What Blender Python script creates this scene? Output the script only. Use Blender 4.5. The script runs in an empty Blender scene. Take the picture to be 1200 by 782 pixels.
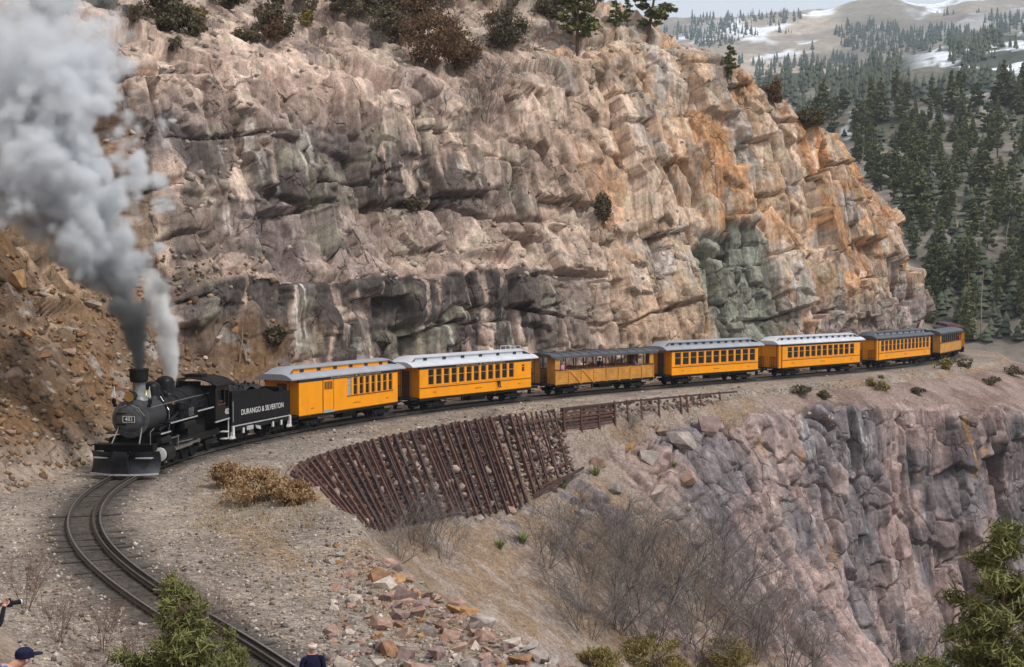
import bpy, bmesh, math, random
import numpy as np
from mathutils import Vector, Matrix, Euler

D = bpy.data
SC = bpy.context.scene
COL = SC.collection
rnd = random.Random(7)

# ------------------------------------------------------------------ camera, world, sun, exposure
FPX, HCAM, HZ = 1600.0, 8.75, 332.0            # focal length in photo pixels, eye height above the rails, horizon row
PITCH = math.atan((391.0 - HZ) / FPX)
CP, SP = math.cos(PITCH), math.sin(PITCH)
cd = D.cameras.new('camera'); cam = D.objects.new('camera', cd); COL.objects.link(cam)
cd.sensor_width = 36.0; cd.lens = FPX / 1200.0 * 36.0; cd.clip_start = 0.1; cd.clip_end = 20000
cam.location = (0, 0, HCAM); cam.rotation_euler = (math.pi / 2 - PITCH, 0, 0)
SC.camera = cam

SUN_EL, SUN_AZ = 52.0, 118.0                    # azimuth clockwise from +Y (view direction)
world = D.worlds.new('World'); SC.world = world; world.use_nodes = True
wn = world.node_tree.nodes; wl = world.node_tree.links
bgn = wn['Background']
sky = wn.new('ShaderNodeTexSky'); sky.sky_type = 'NISHITA'; sky.sun_disc = False
sky.sun_elevation = math.radians(SUN_EL); sky.sun_rotation = math.radians(SUN_AZ)
sky.dust_density = 3.0; sky.altitude = 2000
mixc = wn.new('ShaderNodeMix'); mixc.data_type = 'RGBA'
mixc.inputs[0].default_value = 0.82              # cloud cover over the clear sky
mixc.inputs[7].default_value = (7.2, 7.35, 7.7, 1)
wl.new(sky.outputs[0], mixc.inputs[6]); wl.new(mixc.outputs[2], bgn.inputs[0])
bgn.inputs[1].default_value = 0.07
sd = D.lights.new('sun', 'SUN'); sun = D.objects.new('sun', sd); COL.objects.link(sun)
sd.energy = 1.5; sd.angle = math.radians(10); sd.color = (1, 0.95, 0.88)
_az, _el = math.radians(SUN_AZ), math.radians(SUN_EL)
_dir = Vector((math.sin(_az) * math.cos(_el), math.cos(_az) * math.cos(_el), math.sin(_el)))
sun.rotation_euler = (-_dir).to_track_quat('-Z', 'Y').to_euler(); sun.location = (0, -20, 60)
vs = SC.view_settings
vs.view_transform = 'Standard'; vs.look = 'None'; vs.gamma = 1.0; vs.use_curve_mapping = False
vs.exposure = 0.8
SC.render.engine = 'CYCLES'
cy = SC.cycles
cy.use_denoising = True
cy.max_bounces = 8; cy.diffuse_bounces = 3; cy.glossy_bounces = 2; cy.transmission_bounces = 4
cy.volume_bounces = 4; cy.transparent_max_bounces = 8
cy.volume_step_rate = 1.0; cy.volume_max_steps = 256
cy.caustics_reflective = False; cy.caustics_refractive = False

def U(px, py, z=None, y=None):
    """photo pixel -> world point on the level z, or at the distance y"""
    u = (px - 600) / FPX; v = (391 - py) / FPX
    d = Vector((u, CP + v * SP, -SP + v * CP))
    t = (z - HCAM) / d.z if z is not None else y / d.y
    return Vector((0, 0, HCAM)) + d * t

# ------------------------------------------------------------------ numpy noise
def _h(ix, iy, seed):
    n = (ix.astype(np.int64) * 374761393 + iy.astype(np.int64) * 668265263 + seed * 974634777) & 0xffffffff
    n = ((n ^ (n >> 13)) * 1274126177) & 0xffffffff
    n = ((n ^ (n >> 15)) * 2246822519) & 0xffffffff
    return ((n ^ (n >> 16)) & 0xffffff).astype(np.float64) / 0xffffff

def vnoise(x, y, seed=0):
    ix, iy = np.floor(x), np.floor(y); fx, fy = x - ix, y - iy
    fx = fx * fx * (3 - 2 * fx); fy = fy * fy * (3 - 2 * fy)
    a, b = _h(ix, iy, seed), _h(ix + 1, iy, seed); c, d = _h(ix, iy + 1, seed), _h(ix + 1, iy + 1, seed)
    return (a * (1 - fx) + b * fx) * (1 - fy) + (c * (1 - fx) + d * fx) * fy

def fbm(x, y, seed=0, oct=4, gain=0.5):
    s = 0; a = 1; t = 0
    for o in range(oct):
        s = s + a * vnoise(x * 2 ** o + 17.3 * o, y * 2 ** o - 9.1 * o, seed + o); t += a; a *= gain
    return s / t

def voro(x, y, seed=0):
    """2-D Voronoi: F1, F2, three random values of the cell, offset from its centre"""
    ix, iy = np.floor(x), np.floor(y)
    f1 = np.full(x.shape, 9.0); f2 = np.full(x.shape, 9.0)
    cx = np.zeros(x.shape); cy_ = np.zeros(x.shape); ox = np.zeros(x.shape); oy = np.zeros(x.shape)
    for dx in (-1, 0, 1):
        for dy in (-1, 0, 1):
            gx, gy = ix + dx, iy + dy
            qx = gx + 0.1 + 0.8 * _h(gx, gy, seed); qy = gy + 0.1 + 0.8 * _h(gx, gy, seed + 1)
            d = np.hypot(x - qx, y - qy)
            near = d < f1
            f2 = np.where(near, f1, np.minimum(f2, d)); f1 = np.where(near, d, f1)
            cx = np.where(near, gx, cx); cy_ = np.where(near, gy, cy_)
            ox = np.where(near, x - qx, ox); oy = np.where(near, y - qy, oy)
    return f1, f2, _h(cx, cy_, seed + 2), _h(cx, cy_, seed + 3), _h(cx, cy_, seed + 4), ox, oy

def facets(a, b, size_a, size_b, ang, seed, tilt=0.6):
    """blocky broken-rock relief in about -1..1, a crack mask and a random value per block"""
    wa = a + (fbm(a / size_a * 0.9, b / size_b * 0.9, seed + 40, 2) - 0.5) * size_a * 0.5
    wb = b + (fbm(a / size_a * 0.9, b / size_b * 0.9, seed + 50, 2) - 0.5) * size_b * 0.5
    c, s = math.cos(ang), math.sin(ang)
    f1, f2, r1, r2, r3, ox, oy = voro((wa * c + wb * s) / size_a, (-wa * s + wb * c) / size_b, seed)
    h = (r1 - 0.5) * 1.2 + ((r2 - 0.5) * ox + (r3 - 0.5) * oy) * 2 * tilt
    crack = np.clip(1 - (f2 - f1) / 0.10, 0, 1)
    return h, crack, _hv(r1, r2)

def blocks(a, b, size_a, size_b, ang, seed, tilt=0.5):
    """jointed rock: straight-edged blocks in leaning columns; same returns as facets()"""
    c, s = math.cos(ang), math.sin(ang)
    x = (a * c + b * s) / size_a; y = (-a * s + b * c) / size_b
    x = x + 0.25 * (fbm(x * .5, y * .5, seed + 7, 2) - .5) + .06 * (fbm(x * 3, y * 3, seed + 8, 2) - .5)
    x = x + 0.5 * (_h(np.floor(y * .31), y * 0, seed + 6) - .5)
    ix = np.floor(x); fx = x - ix
    yy = y * (.6 + .9 * _h(ix, ix * 0, seed)) + 7.7 * _h(ix, ix * 0, seed + 1) + (fx - .5) * .40 * (_h(ix, ix * 0, seed + 2) - .5) + .05 * (fbm(x * 3 + 9, y * 3, seed + 9, 2) - .5)
    iy = np.floor(yy); fy = yy - iy
    r1, r2, r3 = _h(ix, iy, seed + 3), _h(ix, iy, seed + 4), _h(ix, iy, seed + 5)
    h = (r1 - .5) * 1.2 + ((r2 - .5) * (fx - .5) + (r3 - .5) * (fy - .5)) * 2 * tilt
    edge = np.minimum(np.minimum(fx, 1 - fx) * size_a, np.minimum(fy, 1 - fy) * size_b)
    crack = np.clip(1 - edge / (.035 * (size_a + size_b) / 2 + .03), 0, 1) * (r2 > .35)
    return h, crack, _hv(r1, r2)

def _hv(r1, r2):
    return np.modf(r1 * 7.13 + r2 * 3.71)[0]

def sstep(e0, e1, x):
    t = np.clip((x - e0) / (e1 - e0), 0, 1)
    return t * t * (3 - 2 * t)

# ------------------------------------------------------------------ the line of the track (pixels of the rails and of the car sills -> ground)
def fit_track():
    R = [(347, 775), (287, 750), (207.7, 699.6), (175, 678.5), (131, 626.7), (126, 615), (127, 590)]
    EX = [(132, 563, .12, 0), (141, 553, .12, 0), (268, 502, 1.15, 1.3), (335.8, 489.5, 1.15, 1.3)]
    CC = [(351.8, 491.5), (474.3, 474.6), (491.3, 470.8), (621.6, 456.5), (639.5, 453.4), (769.5, 444.9), (782.8, 443),
          (889, 435.7), (907.7, 433.3), (1008.9, 426.5), (1022.6, 424.3), (1090.8, 417.4), (1099.6, 416), (1126, 410.5)]
    A = [U(*q, z=.12)[:2] for q in R] + [U(q[0], q[1], z=q[2])[:2] for q in EX] + [U(*q, z=.85)[:2] for q in CC]
    A = np.array([list(a) for a in A]); off = np.array([.56] * len(R) + [e[3] for e in EX] + [1.25] * len(CC))
    C = A.copy()
    for it in range(6):
        s = np.r_[0, np.cumsum(np.hypot(*np.diff(C, axis=0).T))]
        s0, sc = s[-1] / 2, s[-1] / 2
        q = (s - s0) / sc
        px = np.polynomial.polynomial.polyfit(q, C[:, 0], 8); py = np.polynomial.polynomial.polyfit(q, C[:, 1], 8)
        pv = np.polynomial.polynomial.polyval; pd = np.polynomial.polynomial.polyder
        tx, ty = pv(q, pd(px)), pv(q, pd(py))
        n = np.stack([-ty, tx], 1) / np.hypot(tx, ty)[:, None]
        C = A + n * off[:, None]
    L = s[-1]; ss = np.arange(0, L, 0.5); q = (ss - s0) / sc
    pts = np.stack([pv(q, px), pv(q, py)], 1)
    def extend(p, d, k, n):
        out = []; a = math.atan2(d[1], d[0]); p = np.array(p)
        for i in range(n):
            a += k * 0.5; p = p + 0.5 * np.array([math.cos(a), math.sin(a)]); out.append(p.copy())
        return np.array(out)
    d0 = pts[0] - pts[2]; d1 = pts[-1] - pts[-3]
    pre = extend(pts[0], d0, 1 / 80.0, 140)[::-1]      # towards and past the camera
    post = extend(pts[-1], d1, 1 / 34.0, 80)           # round the corner behind the cliff
    allp = np.concatenate([pre, pts, post])
    # even smoothing
    for it in range(6):
        allp[1:-1] = 0.25 * allp[:-2] + 0.5 * allp[1:-1] + 0.25 * allp[2:]
    sa = np.r_[0, np.cumsum(np.hypot(*np.diff(allp, axis=0).T))]
    return sa - sa[140], allp
TS, TP = fit_track()
TT = np.gradient(TP, TS, axis=0); TT /= np.hypot(TT[:, 0], TT[:, 1])[:, None]
def tpos(s):
    return np.stack([np.interp(s, TS, TP[:, 0]), np.interp(s, TS, TP[:, 1])], -1)
def tdir(s):
    d = np.stack([np.interp(s, TS, TT[:, 0]), np.interp(s, TS, TT[:, 1])], -1)
    return d / np.linalg.norm(d, axis=-1, keepdims=True)
def toff(s, off):
    """track frame -> plan position; off > 0 is the valley side"""
    s = np.asarray(s, float); d = tdir(s); r = np.stack([d[..., 1], -d[..., 0]], -1)
    return tpos(s) + r * np.asarray(off, float)[..., None]
S_MIN, S_MAX = float(TS[0]), float(TS[-1])

# ------------------------------------------------------------------ materials
def newmat(name):
    m = D.materials.new(name); m.use_nodes = True
    return m, m.node_tree.nodes, m.node_tree.links, m.node_tree.nodes['Principled BSDF']

def paint(name, col, rough=0.5, metal=0.0, var=0.12, scale=3.0, bump=0.0, spec=0.5, emit=None, dirt=None, dirt_amt=0.0):
    """plain procedural surface: colour with noise variation and optional blotches of dirt"""
    m, n, l, b = newmat(name)
    tc = n.new('ShaderNodeTexCoord')
    nz = n.new('ShaderNodeTexNoise'); nz.inputs['Scale'].default_value = scale; nz.inputs['Detail'].default_value = 6
    l.new(tc.outputs['Object'], nz.inputs['Vector'])
    mr = n.new('ShaderNodeMapRange'); mr.inputs[1].default_value = 0.3; mr.inputs[2].default_value = 0.7
    mr.inputs[3].default_value = 1 - var; mr.inputs[4].default_value = 1 + var
    l.new(nz.outputs[0], mr.inputs[0])
    mx = n.new('ShaderNodeMix'); mx.data_type = 'RGBA'; mx.blend_type = 'MULTIPLY'; mx.inputs[0].default_value = 1
    mx.inputs[6].default_value = (*col, 1); l.new(mr.outputs[0], mx.inputs[7])
    out = mx.outputs[2]
    if dirt:
        n2 = n.new('ShaderNodeTexNoise'); n2.inputs['Scale'].default_value = scale * 0.6; n2.inputs['Detail'].default_value = 8
        n2.inputs['Roughness'].default_value = 0.7; l.new(tc.outputs['Object'], n2.inputs['Vector'])
        m2 = n.new('ShaderNodeMapRange'); m2.inputs[1].default_value = 0.45; m2.inputs[2].default_value = 0.75
        m2.inputs[3].default_value = 0; m2.inputs[4].default_value = dirt_amt; l.new(n2.outputs[0], m2.inputs[0])
        mx2 = n.new('ShaderNodeMix'); mx2.data_type = 'RGBA'; l.new(m2.outputs[0], mx2.inputs[0])
        l.new(out, mx2.inputs[6]); mx2.inputs[7].default_value = (*dirt, 1); out = mx2.outputs[2]
    l.new(out, b.inputs['Base Color'])
    b.inputs['Roughness'].default_value = rough; b.inputs['Metallic'].default_value = metal
    b.inputs['Specular IOR Level'].default_value = spec
    if bump:
        bp = n.new('ShaderNodeBump'); bp.inputs['Strength'].default_value = bump; bp.inputs['Distance'].default_value = 0.02
        l.new(nz.outputs[0], bp.inputs['Height']); l.new(bp.outputs[0], b.inputs['Normal'])
    if emit:
        b.inputs['Emission Color'].default_value = (*emit[0], 1); b.inputs['Emission Strength'].default_value = emit[1]
    return m

def ground_mat(name, scales=(1.5, 6, 25), var=(0.25, 0.3, 0.3), bump=0.5, dist=0.06, pebble=None, pebble_amt=0.5):
    """ground or rock: colour attribute 'Col' broken up by noise at three scales, optional pebbles, bump"""
    m, n, l, b = newmat(name)
    at = n.new('ShaderNodeAttribute'); at.attribute_name = 'Col'
    geo = n.new('ShaderNodeNewGeometry')
    out = at.outputs[0]; hsum = None
    for sc, va in zip(scales, var):
        nz = n.new('ShaderNodeTexNoise'); nz.inputs['Scale'].default_value = sc; nz.inputs['Detail'].default_value = 5
        nz.inputs['Roughness'].default_value = 0.65; l.new(geo.outputs['Position'], nz.inputs['Vector'])
        mr = n.new('ShaderNodeMapRange'); mr.inputs[1].default_value = 0.3; mr.inputs[2].default_value = 0.7
        mr.inputs[3].default_value = 1 - va; mr.inputs[4].default_value = 1 + va; l.new(nz.outputs[0], mr.inputs[0])
        mx = n.new('ShaderNodeMix'); mx.data_type = 'RGBA'; mx.blend_type = 'MULTIPLY'; mx.inputs[0].default_value = 1
        l.new(out, mx.inputs[6]); l.new(mr.outputs[0], mx.inputs[7]); out = mx.outputs[2]
        hsum = nz.outputs[0]
    hgt = hsum
    if pebble:
        vo = n.new('ShaderNodeTexVoronoi'); vo.inputs['Scale'].default_value = pebble
        l.new(geo.outputs['Position'], vo.inputs['Vector'])
        sep = n.new('ShaderNodeSeparateColor'); l.new(vo.outputs['Color'], sep.inputs[0])
        mr = n.new('ShaderNodeMapRange'); mr.inputs[3].default_value = 1 - pebble_amt; mr.inputs[4].default_value = 1 + pebble_amt
        l.new(sep.outputs[0], mr.inputs[0])
        mx = n.new('ShaderNodeMix'); mx.data_type = 'RGBA'; mx.blend_type = 'MULTIPLY'; mx.inputs[0].default_value = 1
        l.new(out, mx.inputs[6]); l.new(mr.outputs[0], mx.inputs[7]); out = mx.outputs[2]
        ad = n.new('ShaderNodeMath'); ad.operation = 'SUBTRACT'; l.new(hsum, ad.inputs[0]); l.new(vo.outputs['Distance'], ad.inputs[1]); hgt = ad.outputs[0]
    l.new(out, b.inputs['Base Color']); b.inputs['Roughness'].default_value = 0.92; b.inputs['Specular IOR Level'].default_value = 0.2
    bp = n.new('ShaderNodeBump'); bp.inputs['Strength'].default_value = bump; bp.inputs['Distance'].default_value = dist
    l.new(hgt, bp.inputs['Height']); l.new(bp.outputs[0], b.inputs['Normal'])
    return m

def leaf_mat(name, c1, c2, trans=0.25):
    m, n, l, b = newmat(name)
    oi = n.new('ShaderNodeObjectInfo'); geo = n.new('ShaderNodeNewGeometry')
    nz = n.new('ShaderNodeTexNoise'); nz.inputs['Scale'].default_value = 1.7; l.new(geo.outputs['Position'], nz.inputs['Vector'])
    ad = n.new('ShaderNodeMath'); ad.operation = 'ADD'; l.new(geo.outputs['Random Per Island'], ad.inputs[0]); l.new(nz.outputs[0], ad.inputs[1])
    a2 = n.new('ShaderNodeMath'); a2.operation = 'MULTIPLY_ADD'; l.new(oi.outputs['Random'], a2.inputs[0]); a2.inputs[1].default_value = 0.6
    l.new(ad.outputs[0], a2.inputs[2])
    mr = n.new('ShaderNodeMapRange'); mr.inputs[1].default_value = 0.3; mr.inputs[2].default_value = 1.9; l.new(a2.outputs[0], mr.inputs[0])
    mx = n.new('ShaderNodeMix'); mx.data_type = 'RGBA'; l.new(mr.outputs[0], mx.inputs[0])
    mx.inputs[6].default_value = (*c1, 1); mx.inputs[7].default_value = (*c2, 1)
    l.new(mx.outputs[2], b.inputs['Base Color']); b.inputs['Roughness'].default_value = 0.75; b.inputs['Specular IOR Level'].default_value = 0.2
    return m

M = {}
def cliff_mat():
    m = ground_mat('cliff_rock', (0.5, 2.6, 12), (0.14, 0.26, 0.38), 1.0, 0.05); n = m.node_tree.nodes; l = m.node_tree.links
    b = n['Principled BSDF']; geo = next(q for q in n if q.type == 'NEW_GEOMETRY'); bump0 = next(q for q in n if q.type == 'BUMP')
    # runs of mineral stain: noise drawn out down the face
    mp = n.new('ShaderNodeMapping'); mp.inputs['Scale'].default_value = (1.0, 1.0, .13); l.new(geo.outputs['Position'], mp.inputs[0])
    nz = n.new('ShaderNodeTexNoise'); nz.inputs['Scale'].default_value = 2.0; nz.inputs['Detail'].default_value = 7; nz.inputs['Roughness'].default_value = .7; l.new(mp.outputs[0], nz.inputs['Vector'])
    mr = n.new('ShaderNodeMapRange'); mr.inputs[1].default_value = .36; mr.inputs[2].default_value = .62; mr.inputs[3].default_value = .90; mr.inputs[4].default_value = 1.46; l.new(nz.outputs[0], mr.inputs[0])
    mx = n.new('ShaderNodeMix'); mx.data_type = 'RGBA'; mx.blend_type = 'MULTIPLY'; mx.inputs[0].default_value = 1
    src = b.inputs['Base Color'].links[0].from_socket; l.new(src, mx.inputs[6]); l.new(mr.outputs[0], mx.inputs[7]); l.new(mx.outputs[2], b.inputs['Base Color'])
    # fine jointing: thin cracks as relief
    dn = n.new('ShaderNodeTexNoise'); dn.inputs['Scale'].default_value = .9; dn.inputs['Detail'].default_value = 3; l.new(geo.outputs['Position'], dn.inputs['Vector'])
    va = n.new('ShaderNodeVectorMath'); va.operation = 'MULTIPLY_ADD'; l.new(dn.outputs['Color'], va.inputs[0]); va.inputs[1].default_value = (.9, .9, .9); l.new(geo.outputs['Position'], va.inputs[2])
    prev = bump0
    msk = n.new('ShaderNodeTexNoise'); msk.inputs['Scale'].default_value = .33; msk.inputs['Detail'].default_value = 2; l.new(geo.outputs['Position'], msk.inputs['Vector'])
    for sc, st, di, sz, lo_ in ((.42, .75, .20, .55, .50), (1.15, .5, .07, .7, .56)):
        ms = n.new('ShaderNodeMapRange'); ms.inputs[1].default_value = lo_ - .06; ms.inputs[2].default_value = lo_ + .06; ms.inputs[4].default_value = st; l.new(msk.outputs[0], ms.inputs[0])
        m2 = n.new('ShaderNodeMapping'); m2.inputs['Scale'].default_value = (1, 1, sz); l.new(va.outputs[0], m2.inputs[0])
        vo = n.new('ShaderNodeTexVoronoi'); vo.feature = 'DISTANCE_TO_EDGE'; vo.inputs['Scale'].default_value = sc; l.new(m2.outputs[0], vo.inputs['Vector'])
        cr = n.new('ShaderNodeMapRange'); cr.inputs[1].default_value = 0; cr.inputs[2].default_value = .035; l.new(vo.outputs['Distance'], cr.inputs[0])
        bp = n.new('ShaderNodeBump'); l.new(ms.outputs[0], bp.inputs['Strength']); bp.inputs['Distance'].default_value = di
        l.new(cr.outputs[0], bp.inputs['Height']); l.new(prev.outputs[0], bp.inputs['Normal']); prev = bp
    l.new(prev.outputs[0], b.inputs['Normal'])
    return m
M['cliff'] = cliff_mat()
M['dirt'] = ground_mat('slope_dirt', (0.6, 3.0, 12), (0.2, 0.22, 0.25), 0.8, 0.07, 8.0, 0.25)
M['gravel'] = ground_mat('gravel', (0.4, 2.0, 10), (0.15, 0.18, 0.2), 0.9, 0.06, 11.0, 0.42)
M['far'] = ground_mat('far_ground', (0.01, 0.06, 0.3), (0.15, 0.25, 0.3), 0.4, 0.8)
M['rock_pink'] = paint('rock_pink', (0.36, 0.235, 0.185), 0.9, var=0.35, scale=2.5, bump=0.8, spec=0.2)
M['rock_grey'] = paint('rock_grey', (0.34, 0.29, 0.26), 0.9, var=0.35, scale=2.5, bump=0.8, spec=0.2)
M['rock_orange'] = paint('rock_orange', (0.40, 0.225, 0.105), 0.9, var=0.3, scale=2.5, bump=0.8, spec=0.2)
M['rock_mauve'] = paint('rock_mauve', (0.27, 0.19, 0.175), 0.9, var=0.3, scale=2.5, bump=0.8, spec=0.2)
M['rock_pale'] = paint('rock_pale', (0.50, 0.42, 0.36), 0.9, var=0.25, scale=2.5, bump=0.8, spec=0.2)
M['rock_brown'] = paint('rock_brown', (0.27, 0.15, 0.085), 0.9, var=0.35, scale=2.5, bump=0.8, spec=0.2)
M['black'] = paint('engine_black', (0.004, 0.0042, 0.0055), 0.42, var=0.3, scale=4, dirt=(0.03, 0.028, 0.026), dirt_amt=0.4, spec=.18)
M['blackdull'] = paint('frame_black', (0.008, 0.008, 0.008), 0.75, var=0.3, scale=4, dirt=(0.04, 0.032, 0.026), dirt_amt=0.6, spec=.2)
M['smokebox'] = paint('smokebox_graphite', (0.032, 0.034, 0.037), 0.5, metal=0.2, var=0.25, scale=5, dirt=(0.03, 0.028, 0.025), dirt_amt=0.6)
M['graphite'] = paint('graphite_front', (0.085, 0.088, 0.094), 0.55, metal=0.2, var=0.3, scale=5, dirt=(0.04, 0.038, 0.035), dirt_amt=0.6)
M['stack'] = paint('stack_grey', (0.19, 0.195, 0.20), 0.5, metal=0.3, var=0.25, scale=4, dirt=(0.04, 0.04, 0.04), dirt_amt=0.5)
M['plow'] = paint('plow_blueblack', (0.016, 0.018, 0.026), 0.4, var=0.3, scale=3, dirt=(0.05, 0.045, 0.042), dirt_amt=0.5, spec=.3)
M['white'] = paint('white_paint', (0.72, 0.72, 0.70), 0.5, var=0.08, scale=5, dirt=(0.4, 0.38, 0.35), dirt_amt=0.4)
M['edge'] = paint('worn_edge', (0.42, 0.42, 0.42), 0.5, var=0.3, scale=6)
M['steel'] = paint('worn_steel', (0.32, 0.31, 0.30), 0.35, metal=0.8, var=0.25, scale=6)
M['rail'] = paint('rail_steel', (0.085, 0.07, 0.06), 0.5, metal=0.4, var=0.3, scale=4)
M['railtop'] = paint('rail_head', (0.38, 0.37, 0.36), 0.35, metal=0.8, var=0.2, scale=3)
M['tie'] = paint('tie_wood', (0.05, 0.04, 0.033), 0.9, var=0.4, scale=4, bump=0.5)
M['brass'] = paint('brass', (0.62, 0.42, 0.16), 0.3, metal=1.0, var=0.15)
M['coal'] = paint('coal', (0.012, 0.012, 0.013), 0.4, var=0.5, scale=6, bump=0.8)
M['yellow'] = paint('car_yellow', (0.95, 0.345, 0.0015), 0.42, var=0.05, scale=1.2, dirt=(0.55, 0.20, 0.012), dirt_amt=0.4, spec=.25)
M['yellow_shaded'] = paint('car_end_yellow_shaded', (0.80, 0.29, 0.005), 0.45, var=0.08, scale=1.2, dirt=(0.45, 0.18, 0.02), dirt_amt=0.3, spec=.25)  # car yellow darkened, shade of the car ends put into the colour
M['plank'] = paint('plank_yellow', (0.60, 0.27, 0.035), 0.6, var=0.2, scale=2.0, dirt=(0.25, 0.13, 0.05), dirt_amt=0.6)
M['silver'] = paint('roof_silver', (0.60, 0.62, 0.66), 0.45, var=0.07, scale=1.2, dirt=(0.38, 0.38, 0.4), dirt_amt=0.35)
M['greyroof'] = paint('roof_grey', (0.34, 0.36, 0.40), 0.5, var=0.1, scale=1.2, dirt=(0.2, 0.2, 0.22), dirt_amt=0.4)
M['darkroof'] = paint('roof_charcoal', (0.065, 0.072, 0.085), 0.55, var=0.15, scale=1.2, dirt=(0.14, 0.14, 0.15), dirt_amt=0.5)
M['maroon'] = paint('roof_maroon', (0.07, 0.015, 0.02), 0.6, var=0.2)
M['black_trim'] = paint('black_trim', (0.016, 0.014, 0.016), 0.5, var=0.2)
M['brown_trim'] = paint('brown_trim', (0.09, 0.03, 0.012), 0.5, var=0.2)
M['inside'] = paint('car_inside', (0.05, 0.032, 0.02), 0.7, var=0.2)
M['gold'] = paint('gold_leaf', (0.80, 0.52, 0.16), 0.4, var=0.1)
M['mark'] = paint('dark_mark', (0.30, 0.10, 0.01), 0.6, var=0.2)
M['rust'] = paint('rusty_steel', (0.105, 0.045, 0.034), 0.8, var=0.35, scale=3, dirt=(0.17, 0.085, 0.06), dirt_amt=0.6)
M['rustdark'] = paint('rusty_steel_dark', (0.06, 0.032, 0.03), 0.8, var=0.35, scale=3, dirt=(0.14, 0.07, 0.05), dirt_amt=0.5)
M['twig'] = paint('grey_twig', (0.17, 0.145, 0.135), 0.9, var=0.25, scale=6)
M['twig_brown'] = paint('brown_twig', (0.16, 0.10, 0.075), 0.9, var=0.25, scale=6)
M['bark'] = paint('pine_bark', (0.115, 0.075, 0.055), 0.9, var=0.35, scale=5, bump=0.6)
M['deadwood'] = paint('dead_wood', (0.33, 0.26, 0.20), 0.9, var=0.3, scale=4)
M['needle'] = leaf_mat('pine_needle', (0.070, 0.090, 0.038), (0.22, 0.22, 0.10))
M['needle_far'] = leaf_mat('forest_needle', (0.036, 0.050, 0.036), (0.10, 0.11, 0.07))
M['needle_near'] = leaf_mat('juniper_needle', (0.06, 0.08, 0.026), (0.24, 0.235, 0.09))
M['scrub'] = leaf_mat('scrub_leaf', (0.070, 0.062, 0.036), (0.17, 0.14, 0.085))
M['scrub_brown'] = leaf_mat('oak_leaf', (0.10, 0.055, 0.03), (0.20, 0.125, 0.07))
M['dryleaf'] = leaf_mat('dry_leaf', (0.24, 0.135, 0.065), (0.42, 0.28, 0.15))
M['straw'] = leaf_mat('straw', (0.30, 0.215, 0.11), (0.48, 0.37, 0.22))
M['olive'] = leaf_mat('olive_leaf', (0.15, 0.12, 0.035), (0.27, 0.21, 0.07))
M['yucca'] = leaf_mat('green_blade', (0.13, 0.17, 0.05), (0.26, 0.30, 0.11))
M['skin'] = paint('skin', (0.55, 0.30, 0.22), 0.5, var=0.1)
M['hair_white'] = paint('white_hair', (0.62, 0.58, 0.55), 0.8, var=0.2, scale=30)
M['hair_dark'] = paint('dark_hair', (0.03, 0.02, 0.015), 0.7, var=0.2, scale=30)
for k, c in dict(navy=(0.012, 0.012, 0.04), blue=(0.035, 0.15, 0.42), purple=(0.03, 0.012, 0.045), darkcloth=(0.012, 0.012, 0.02), red=(0.55, 0.02, 0.02),
                 pink=(0.70, 0.28, 0.36), paleblue=(0.10, 0.16, 0.36), jeans=(0.03, 0.05, 0.11), wine=(0.16, 0.01, 0.02), khaki=(0.28, 0.2, 0.11)).items():
    M[k] = paint('cloth_' + k, c, 0.85, var=0.2, scale=8, spec=0.2)
def glass_mat():
    m, n, l, b = newmat('window_glass')
    b.inputs['Base Color'].default_value = (0.02, 0.022, 0.024, 1); b.inputs['Roughness'].default_value = 0.06
    nz = n.new('ShaderNodeTexNoise'); nz.inputs['Scale'].default_value = 1.1
    bp = n.new('ShaderNodeBump'); bp.inputs['Strength'].default_value = 0.06; l.new(nz.outputs[0], bp.inputs['Height']); l.new(bp.outputs[0], b.inputs['Normal'])
    b.inputs['Alpha'].default_value = 0.6
    return m
M['glass'] = glass_mat()
M['lens'] = paint('headlight_lens', (0.75, 0.62, 0.38), 0.15, metal=0.7, var=0.1)

# ------------------------------------------------------------------ mesh helpers
def tag(o, label=None, cat=None, group=None, kind=None):
    if label: o['label'] = label
    if cat: o['category'] = cat
    if group: o['group'] = group
    if kind: o['kind'] = kind
    return o

def link(name, me, mat=None, parent=None):
    if mat is not None and not me.materials: me.materials.append(M[mat] if isinstance(mat, str) else mat)
    o = D.objects.new(name, me); COL.objects.link(o)
    if parent is not None: o.parent = parent
    return o

def empty(name, loc=(0, 0, 0), rz=0.0):
    o = D.objects.new(name, None); COL.objects.link(o); o.location = loc; o.rotation_euler = (0, 0, rz); o.empty_display_size = 0.3
    return o

def children(o):
    return [c for c in D.objects if c.parent == o]

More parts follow.
